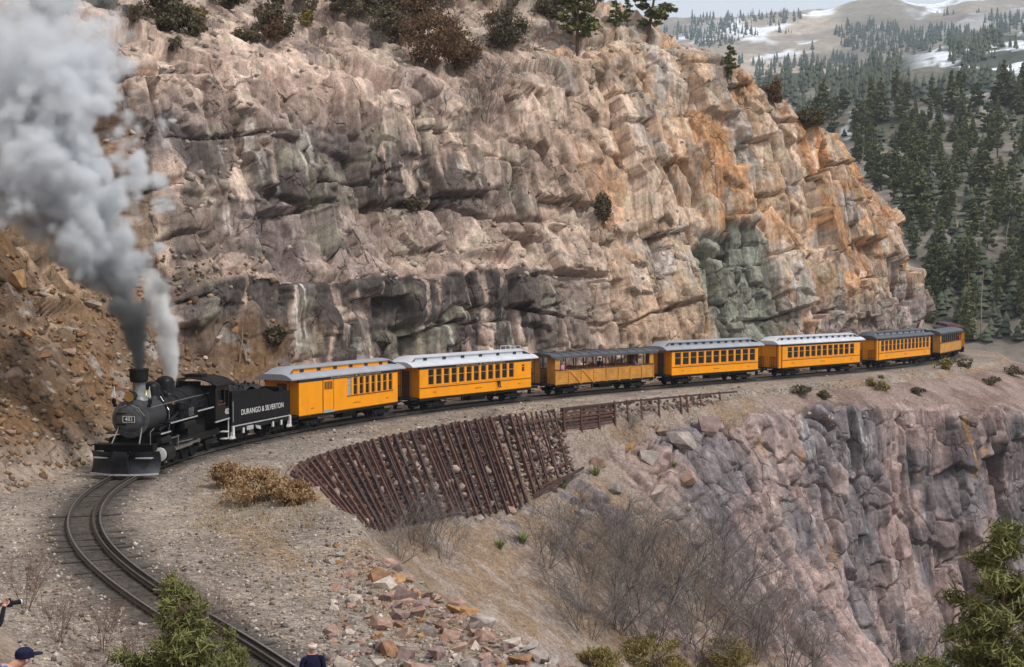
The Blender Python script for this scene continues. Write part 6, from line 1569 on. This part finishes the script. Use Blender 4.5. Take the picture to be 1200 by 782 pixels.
# dry grass on the bench: nobody could count it
rs = random.Random(14); P_, F_ = [], []; k_ = 0
def grass_w(px, py): return rs.random() < (1.0 if (230 < px < 370 and 560 < py < 625) else .16)
for p, n, px, py in sample_px(3400, 200, 480, 545, 720, 15, grass_w, ('track_bed_ground',)):
    if tr_(p) < 3.2: continue
    for _ in range(5):
        a = rs.uniform(0, 6.28); h = rs.uniform(.08, .26); b = p + Vector((rs.gauss(0, .08), rs.gauss(0, .08), -.01)); s_ = Vector((math.cos(a), math.sin(a), 0)) * .012
        P_ += [b - s_, b + s_, b + Vector((rs.gauss(0, .35) * h, rs.gauss(0, .35) * h, h))]; F_.append((k_, k_ + 1, k_ + 2)); k_ += 3
tag(link('dry_grass', np_mesh('dry_grass', np.array([tuple(v) for v in P_]), np.array(F_)), 'straw'), 'dry straw coloured grass on the bench', None, None, 'stuff')
# young conifers on the near bank
NEAR = [conifer_mesh(160, 3.2, 1.5, 'fir', .020, .26, .05, 7.0, 10, .13), conifer_mesh(161, 6.5, 2.9, 'fir', .026, .26, .05, 7.0, 11, .18), conifer_mesh(162, 2.2, .9, 'fir', .018, .22, .05, 7.0, 7, .09)]
def foot(px, ytop, h, y0=7.0, y1=26.0):
    """stand something h tall on the near bank so that its top shows at (px, ytop)"""
    best = None
    for d in np.arange(y0, y1, .1):
        q = U(px, ytop, y=float(d)); g = drop(q.x, q.y, 40.0); e = abs(g.z + h - q.z)
        if best is None or e < best[0]: best = (e, Vector((q.x, q.y, g.z)))
    return best[1]
p = foot(210, 672, 3.0, 13); plant_tree('juniper', p, NEAR[0], 'young green juniper in front of the curving empty track', None, .95, .4, 'needle_near')
p = foot(275, 728, 2.0, 13); plant_tree('juniper', p, NEAR[2], 'small juniper beside the taller young juniper', None, 1.0, .4, 'needle_near')
q = U(1178, 592, y=22.0); g = drop(q.x, q.y, 3.0); plant_tree('juniper', Vector((q.x, q.y, q.z - 6.6)), NEAR[1], 'dense evergreen standing in the ravine opposite the lower cliff', None, 1.0, 2.0, 'needle_near')
for i, (px, yt, h) in enumerate([(70, 690, 1.5), (120, 700, 1.4), (30, 650, 1.8), (160, 720, 1.2), (100, 745, 1.0), (235, 700, 2.0)]):
    p = U(px, yt + 60, z=.1); bare_bush(p, h, 'thin leafless bush on the gravel outside the bend', 'thin leafless bushes outside the bend', 'twig_brown', True, .8, rs)
for i, (px, py, dx, dz) in enumerate([(290, 428, -14, 40), (300, 432, -30, 34), (280, 425, 4, 42), (310, 436, -44, 30)]):
    p = at(px, py); e = U(px + dx, py - dz, y=p.y - .3); m = MB(); mid = p.lerp(e, .5) + Vector((.1, 0, .25)); m.tube([p, mid, e], [.06, .045, .02], 5)
    tag(m.build('dead_branch', 'deadwood'), 'bleached dead branch leaning on the dirt fan at the cliff foot' if i < 4 else 'dead branch lying at the foot of the dirt slope', 'branch', 'dead branches on the dirt fan' if i < 4 else 'dead branches at the slope foot')

# ------------------------------------------------------------------ people
def person(name, label, loc, rz, pose='stand', top='navy', legs='jeans', head='cap', capmat='navy', h=1.74, tilt=0.0, group=None):
    k = h / 1.74
    J = {'pel': (0, 0, .95), 'wst': (.01, 0, 1.10), 'chs': (.0, 0, 1.30), 'nkb': (-.01, 0, 1.46), 'nck': (.0, 0, 1.52), 'hd0': (.02, 0, 1.60), 'hd1': (.025, 0, 1.69), 'hd2': (.02, 0, 1.735)}
    rad = {'pel': .155, 'wst': .15, 'chs': .165, 'nkb': .095, 'nck': .058, 'hd0': .082, 'hd1': .092, 'hd2': .06}
    E_ = [('pel', 'wst', 't'), ('wst', 'chs', 't'), ('chs', 'nkb', 't'), ('nkb', 'nck', 's'), ('nck', 'hd0', 's'), ('hd0', 'hd1', 's'), ('hd1', 'hd2', 's')]
    if pose == 'lean':
        for q, dx in (('wst', .06), ('chs', .22), ('nkb', .36), ('nck', .43), ('hd0', .52), ('hd1', .58), ('hd2', .60)):
            a = J[q]; J[q] = (a[0] + dx, a[1], a[2] - dx * .5)
    sit = pose == 'sit'
    for sg, n in ((1, 'l'), (-1, 'r')):
        J['hip' + n] = (0, sg * .09, .88); rad['hip' + n] = .10
        if sit: J['kne' + n] = (.42, sg * .11, .90); J['ank' + n] = (.44, sg * .11, .50); J['toe' + n] = (.60, sg * .12, .46)
        else: J['kne' + n] = (.02, sg * .11, .49); J['ank' + n] = (-.02, sg * .12, .085); J['toe' + n] = (.15, sg * .14, .04)
        rad['kne' + n] = .065; rad['ank' + n] = .045; rad['toe' + n] = .04
        E_ += [('pel', 'hip' + n, 'l'), ('hip' + n, 'kne' + n, 'l'), ('kne' + n, 'ank' + n, 'l'), ('ank' + n, 'toe' + n, 'l')]
        b = J['nkb']
        J['sho' + n] = (b[0], sg * .185, b[2] - .04); rad['sho' + n] = .07
        if pose == 'camera': J['elb' + n] = (b[0] + .22, sg * .24, b[2] - .20); J['wri' + n] = (b[0] + .36, sg * .09, b[2] + .06); J['han' + n] = (b[0] + .40, sg * .06, b[2] + .11)
        elif pose in ('sit', 'rail'): J['elb' + n] = (b[0] + .08, sg * .27, b[2] - .30); J['wri' + n] = (b[0] + .32, sg * .20, b[2] - .36); J['han' + n] = (b[0] + .40, sg * .18, b[2] - .37)
        else: J['elb' + n] = (b[0] - .02, sg * .25, b[2] - .31); J['wri' + n] = (b[0] + .06, sg * .26, b[2] - .56); J['han' + n] = (b[0] + .09, sg * .25, b[2] - .65)
        rad['elb' + n] = .05; rad['wri' + n] = .035; rad['han' + n] = .038
        E_ += [('nkb', 'sho' + n, 't'), ('sho' + n, 'elb' + n, 't'), ('elb' + n, 'wri' + n, 't'), ('wri' + n, 'han' + n, 's')]
    names = list(J); idx = {q: i for i, q in enumerate(names)}
    me = D.meshes.new('body'); me.from_pydata([tuple(c * k for c in J[q]) for q in names], [(idx[a], idx[b]) for a, b, _ in E_], [])
    o = D.objects.new('body', me); COL.objects.link(o)
    sk = o.modifiers.new('skin', 'SKIN'); sk.use_smooth_shade = True
    for i, q in enumerate(names):
        sv = me.skin_vertices[0].data[i]; r = rad[q] * k
        wide = 1.28 if q in ('pel', 'wst', 'chs') else 1.0
        sv.radius = (r * (wide if wide > 1 else 1), r * (.82 if wide > 1 else 1)); sv.use_root = q == 'pel'
    ss = o.modifiers.new('sub', 'SUBSURF'); ss.levels = 1; ss.render_levels = 1
    bpy.context.view_layer.update()
    bme = D.meshes.new_from_object(o.evaluated_get(bpy.context.evaluated_depsgraph_get())); D.objects.remove(o)
    for mm in (top, legs, 'skin'): bme.materials.append(M[mm])
    seg = [(Vector(J[a]) * k, Vector(J[b]) * k, {'t': 0, 'l': 1, 's': 2}[c]) for a, b, c in E_]
    for f in bme.polygons:
        best = None
        for a, b, c in seg:
            d = b - a; t = max(0, min(1, (f.center - a).dot(d) / max(d.length_squared, 1e-9))); dd = (f.center - (a + d * t)).length
            if best is None or dd < best[0]: best = (dd, c)
        f.material_index = best[1]; f.use_smooth = True
    root = link(name, bme); root.location = loc; root.rotation_euler = (0, tilt, rz); tag(root, label, 'person', group)
    hd = Vector(J['hd1']) * k
    # hands: fingers on each palm
    for n, sg in (('l', 1), ('r', -1)):
        w, hnd = Vector(J['wri' + n]) * k, Vector(J['han' + n]) * k; d = (hnd - w).normalized(); sd = d.cross(Vector((0, 0, 1))).normalized() if abs(d.z) < .95 else Vector((1, 0, 0)); u = d.cross(sd)
        fm = MB()
        for q in range(4):
            b0 = hnd + sd * (.024 * (q - 1.5)); l = (.075, .085, .08, .06)[q]; fm.tube([b0, b0 + d * l * .55, b0 + (d * .75 + u * .4 * sg).normalized() * l], [.010, .009, .007], 5)
        fm.tube([w + d * .03 + sd * .03, hnd + sd * .055, hnd + sd * .05 + d * .045], [.012, .011, .008], 5)
        fm.build('fingers', 'skin', root)
    # face: nose, eyes, mouth, ears
    fc = MB(); fc.add([hd + Vector((.085, 0, .02)), hd + Vector((.092, .014, -.03)), hd + Vector((.118, 0, -.028)), hd + Vector((.092, -.014, -.03))], [(0, 1, 2), (0, 2, 3), (1, 3, 2), (0, 3, 1)])
    for sg in (1, -1): fc.box(hd + Vector((0, sg * .095, -.005)), (.03, .018, .055))
    fc.build('face', 'skin', root)
    ey = MB()
    for sg in (1, -1): ey.box(hd + Vector((.088, sg * .032, .012)), (.012, .024, .012))
    ey.box(hd + Vector((.090, 0, -.062)), (.012, .045, .009)); ey.build('eyes_and_mouth', 'hair_dark', root)
    if head == 'cap':
        c = MB().lathe(hd + Vector((-.005, 0, .0)), (0, 0, 1), [(0, .108), (.04, .112), (.08, .10), (.11, .06), (.12, .01)], 14); co = c.build('cap', capmat, root, True)
        v = MB(); v.prism([(.07, -.075), (.19, -.055), (.21, 0), (.19, .055), (.07, .075)], 'z', hd.z + .018, hd.z + .032)
        v.v = [(x + hd.x, y + hd.y, z) for x, y, z in v.v]; v.build('visor', capmat, co)
    elif head == 'bald':
        c = MB().lathe(hd + Vector((-.02, 0, -.06)), (0, 0, 1), [(0, .085), (.03, .101), (.055, .100), (.075, .085)], 14); c.build('hair', 'hair_white', root, True)
    else:
        c = MB().lathe(hd + Vector((-.018, 0, -.05)), (0, 0, 1), [(0, .09), (.05, .106), (.10, .104), (.135, .07), (.15, .01)], 14); c.build('hair', head, root, True)
    return root

def stand(px, ytop, h=1.74, y0=8.0, y1=24.0): return foot(px, ytop, h, y0, y1)
def face_to(p, q): return math.atan2(q[1] - p[1], q[0] - p[0])
LOCO_W = eng.location
p = stand(-34, 744, 1.72, 9, 20); person('person', 'onlooker in bright blue jacket and navy cap on the near bank', p, face_to(p, (p.x + 8, p.y + 5)), 'lean', 'blue', 'jeans', 'cap', 'navy', 1.72)
p = stand(-24, 650, 1.76, 9, 22); pc = person('person', 'onlooker in dark clothes raising a camera on the near bank', p, face_to(p, (p.x + 8, p.y + 8)), 'camera', 'darkcloth', 'darkcloth', 'hair_dark', None, 1.76)
p = stand(-20, 716, 1.70, 12, 24); person('person', 'onlooker in dark purple jacket beside the one in blue', p, face_to(p, (p.x + 8, p.y + 9)), 'stand', 'purple', 'darkcloth', 'cap', 'purple', 1.70)
p = stand(366, 752, 1.72, 19, 30); person('person', 'white haired onlooker in navy jacket below the young juniper', p, face_to(p, (LOCO_W[0], LOCO_W[1])), 'stand', 'navy', 'khaki', 'bald', None, 1.72)
# the camera in the hands of the dark-clothed onlooker
pc_m = Matrix.Translation(pc.location) @ pc.rotation_euler.to_matrix().to_4x4()
cr = empty('hand_camera', pc_m @ Vector((.47, 0, 1.56)), pc.rotation_euler.z); tag(cr, 'dark camera with silver lens rim held by an onlooker', 'camera')
MB().bb(-.04, .04, -.075, .075, -.05, .05).bb(-.03, .03, -.03, .03, .05, .08).build('camera_body', 'darkcloth', cr)
MB().lathe((.04, 0, -.005), (1, 0, 0), [(0, .036), (.10, .036), (.16, .042), (.16, .034)], 14).build('camera_lens', 'darkcloth', cr, True)
MB().lathe((.20, 0, -.005), (1, 0, 0), [(0, .043), (.02, .043), (.02, .036), (0, .036)], 14).build('lens_rim', 'white', cr, True)
# passengers
def in_car(root, x, y, z): return (Matrix.Translation(root.location) @ Matrix.Rotation(root.rotation_euler.z, 4, 'Z')) @ Vector((x, y, z))
def rider(root, x, y, z, lab, pose, top, legs, head, capm=None, yaw=1.57, h=1.6): person('person', lab, in_car(root, x, y, z), root.rotation_euler.z + yaw, pose, top, legs, head, capm, h)
rider(g3, 5.0, 1.02, .96, 'passenger in pink leaning on the rail at the front of the open car', 'rail', 'pink', 'jeans', 'hair_white')
rider(g3, .35, .85, .96, 'dark clothed passenger standing at the middle of the open car', 'rail', 'darkcloth', 'darkcloth', 'hair_dark', None, 1.2, 1.72)
rider(g3, -3.9, .92, .96, 'passenger in pale blue at the rear of the open car', 'rail', 'paleblue', 'jeans', 'hair_dark', None, 1.9, 1.68)
rider(g7, -4.9, 1.05, .96, 'passenger in bright red at the rear end of the last open car', 'rail', 'red', 'darkcloth', 'cap', 'red', 1.57, 1.7)
rider(c2, -2.35, .92, .70, 'passenger in dark red seated at a window of the silver roofed coach', 'sit', 'wine', 'darkcloth', 'hair_white', None, 1.57, 1.62)
rider(eng, -4.75, .85, 1.50 - .02, 'crew member in pale shirt standing at the cab doorway of the locomotive', 'rail', 'wine', 'jeans', 'cap', 'darkcloth', 1.57, 1.62)

# ------------------------------------------------------------------ smoke and steam
def plume(name, label, pts, depth0, depth1, dens, dark, rough=1.0, scale=1.0, voxel=.16, tint=(.945, .972, 1.0), big=1.0):
    """pts = [(px, py, radius px)] from the chimney up; billowing density baked into a volume grid around that axis"""
    n = len(pts); ys = [depth0 + (depth1 - depth0) * i / (n - 1) for i in range(n)]
    A = [U(q[0], q[1], y=ys[i]) for i, q in enumerate(pts)]; R = [q[2] * (big if i > 2 else 1) / FPX * ys[i] for i, q in enumerate(pts)]
    zlo, zhi = A[0].z, A[-1].z
    lo = [min(a[c] - r * 1.45 for a, r in zip(A, R)) for c in (0, 1)] + [zlo]; hi = [max(a[c] + r * 1.45 for a, r in zip(A, R)) for c in (0, 1)] + [zhi]
    class T:
        """node writer shared by the density field and the material"""
        def __init__(self, tree, pos): self.t = tree; self.N = tree.nodes; self.L = tree.links; self.pos = pos
        def start(self):
            sep = self.N.new('ShaderNodeSeparateXYZ'); self.L.new(self.pos, sep.inputs[0]); self.xyz = sep.outputs
            self.tz = self.mr(sep.outputs[2], zlo, zhi, 0, 1); return self
        def mr(self, v, a, b, c, d, smooth=False, clamp=True):
            q = self.N.new('ShaderNodeMapRange'); q.clamp = clamp
            if smooth: q.interpolation_type = 'SMOOTHSTEP'
            for i, w in zip((1, 2, 3, 4), (a, b, c, d)): q.inputs[i].default_value = w
            self.L.new(v, q.inputs[0]); return q.outputs[0]
        def m(self, op, *a):
            q = self.N.new('ShaderNodeMath'); q.operation = op
            for i, v in enumerate(a):
                if isinstance(v, (int, float)): q.inputs[i].default_value = v
                else: self.L.new(v, q.inputs[i])
            return q.outputs[0]
        def curve(self, vals, lo, hi):
            fc = self.N.new('ShaderNodeFloatCurve'); c = fc.mapping.curves[0]
            P = [((a.z - zlo) / (zhi - zlo), (v - lo) / (hi - lo)) for a, v in zip(A, vals)]
            c.points[0].location = P[0]; c.points[1].location = P[-1]
            for p_ in P[1:-1]: c.points.new(*p_)
            fc.mapping.update(); self.L.new(self.tz, fc.inputs['Value']); return self.mr(fc.outputs[0], 0, 1, lo, hi, clamp=False)
        def noise(self, sc, det, dist=.6):
            q = self.N.new('ShaderNodeTexNoise'); q.inputs['Scale'].default_value = sc; q.inputs['Detail'].default_value = det; q.inputs['Roughness'].default_value = .55; q.inputs['Distortion'].default_value = dist
            self.L.new(self.pos, q.inputs['Vector']); return q.outputs[0]
    ng = D.node_groups.new(name + '_density', 'GeometryNodeTree'); ng.interface.new_socket('Geometry', in_out='OUTPUT', socket_type='NodeSocketGeometry')
    t = T(ng, ng.nodes.new('GeometryNodeInputPosition').outputs[0]).start()
    xs, yv = [a.x for a in A], [a.y for a in A]
    dx = t.m('SUBTRACT', t.xyz[0], t.curve(xs, min(xs) - .1, max(xs) + .1)); dy = t.m('SUBTRACT', t.xyz[1], t.curve(yv, min(yv) - .1, max(yv) + .1))
    rel = t.m('DIVIDE', t.m('SQRT', t.m('ADD', t.m('MULTIPLY', dx, dx), t.m('MULTIPLY', dy, dy))), t.curve(R, 0, max(R) * 1.02))
    vo = ng.nodes.new('ShaderNodeTexVoronoi'); vo.feature = 'SMOOTH_F1'; vo.inputs['Scale'].default_value = .62 * scale; vo.inputs['Smoothness'].default_value = .35; vo.inputs['Detail'].default_value = 2.0
    ng.links.new(t.pos, vo.inputs['Vector'])
    e = t.m('SUBTRACT', 1.0, rel)
    amp = t.curve([rough * min(1, .26 + .12 * i) for i in range(n)], 0, 1.2)
    e = t.m('ADD', t.m('MULTIPLY', t.m('MULTIPLY', t.m('SUBTRACT', t.noise(.36 * scale, 6), .5), 2.4), amp), e)
    e = t.m('ADD', t.m('MULTIPLY', t.m('SUBTRACT', .48, vo.outputs['Distance']), amp), e)
    d = t.m('MULTIPLY', t.m('MULTIPLY', t.mr(e, .08, .44, 0, 1, True), t.curve(dens, 0, max(dens))), t.mr(rel, 1.42, 1.15, 0, 1, True))
    vc = ng.nodes.new('GeometryNodeVolumeCube'); ng.links.new(d, vc.inputs['Density']); vc.inputs['Min'].default_value = lo; vc.inputs['Max'].default_value = hi
    for c, ax in enumerate('XYZ'): vc.inputs['Resolution ' + ax].default_value = max(8, int((hi[c] - lo[c]) / voxel))
    mat = D.materials.new(name); mat.use_nodes = True; N = mat.node_tree.nodes
    for q in list(N): N.remove(q)
    out = N.new('ShaderNodeOutputMaterial'); pv = N.new('ShaderNodeVolumePrincipled'); mat.node_tree.links.new(pv.outputs[0], out.inputs['Volume'])
    w = T(mat.node_tree, N.new('ShaderNodeNewGeometry').outputs['Position']).start(); al = w.curve(dark, 0, 1)
    cmb = N.new('ShaderNodeCombineColor')
    for i, f in enumerate(tint): mat.node_tree.links.new(w.m('MULTIPLY', al, f), cmb.inputs[i])
    mat.node_tree.links.new(cmb.outputs[0], pv.inputs['Color']); pv.inputs['Density'].default_value = 1.0; pv.inputs['Anisotropy'].default_value = .1
    sm = ng.nodes.new('GeometryNodeSetMaterial'); sm.inputs['Material'].default_value = mat; ng.links.new(vc.outputs[0], sm.inputs[0])
    go = ng.nodes.new('NodeGroupOutput'); ng.links.new(sm.outputs[0], go.inputs[0])
    me = D.meshes.new(name); me.from_pydata([tuple(A[0])], [], []); o = link(name, me, mat); md = o.modifiers.new('density', 'NODES'); md.node_group = ng
    tag(o, label, None, None, 'stuff'); return o
DEP = LOCO_W[1]
bpy.context.view_layer.update()
st_w = in_car(eng, STX, 0, STZ); dm_w = in_car(eng, DOMX - 1.1, -.12, DOMZ + .3)
def pxof(w):
    z = w.z - HCAM; cz = w.y * CP - z * SP; return 600 + FPX * w.x / cz, 391 - FPX * (w.y * SP + z * CP) / cz
sx_, sy_ = pxof(st_w); dx_, dy_ = pxof(dm_w)
plume('smoke', 'dark smoke from the chimney turning into pale billows', [(sx_, sy_ + 4, 8), (sx_ - 1, sy_ - 18, 13), (sx_ - 5, sy_ - 48, 22), (146, 348, 44), (126, 314, 74), (98, 278, 94), (66, 240, 116), (52, 195, 124), (40, 145, 136), (36, 95, 142), (30, 45, 134), (22, 0, 120), (15, -45, 110)],
      st_w.y, 68.0, [9, 8, 6.5, 5.5, 5, 4.6, 4.2, 3.6, 3.0, 2.2, 1.1, .5, .3], [.16, .18, .24, .45, .76, .95, .985, .99, .99, .985, .97, .95, .94], big=1.1)
plume('steam', 'white steam rising from the safety valves behind the dome', [(dx_, dy_ + 2, 5), (dx_ - 1, dy_ - 22, 12), (dx_ - 6, dy_ - 50, 18), (dx_ - 10, dy_ - 78, 23), (dx_ - 18, dy_ - 108, 27), (dx_ - 34, dy_ - 136, 28)], dm_w.y, 67.0, [9, 8, 6, 4.5, 3, 1.5], [1.0] * 6, .7, 2.2, .09, (.985, .99, .99))

# ------------------------------------------------------------------ the air between here and the far hills
hz = MB().bb(-1500, 2600, -60, 3600, -62, 720).build('haze', None)
hm = D.materials.new('haze'); hm.use_nodes = True
for q in list(hm.node_tree.nodes): hm.node_tree.nodes.remove(q)
ho = hm.node_tree.nodes.new('ShaderNodeOutputMaterial'); hp = hm.node_tree.nodes.new('ShaderNodeVolumePrincipled')
hp.inputs['Color'].default_value = (.72, .85, 1.0, 1); hp.inputs['Density'].default_value = .00013
hm.node_tree.links.new(hp.outputs[0], ho.inputs['Volume']); hz.data.materials.append(hm); tag(hz, 'thin bluish mountain haze in the air', None, None, 'stuff')
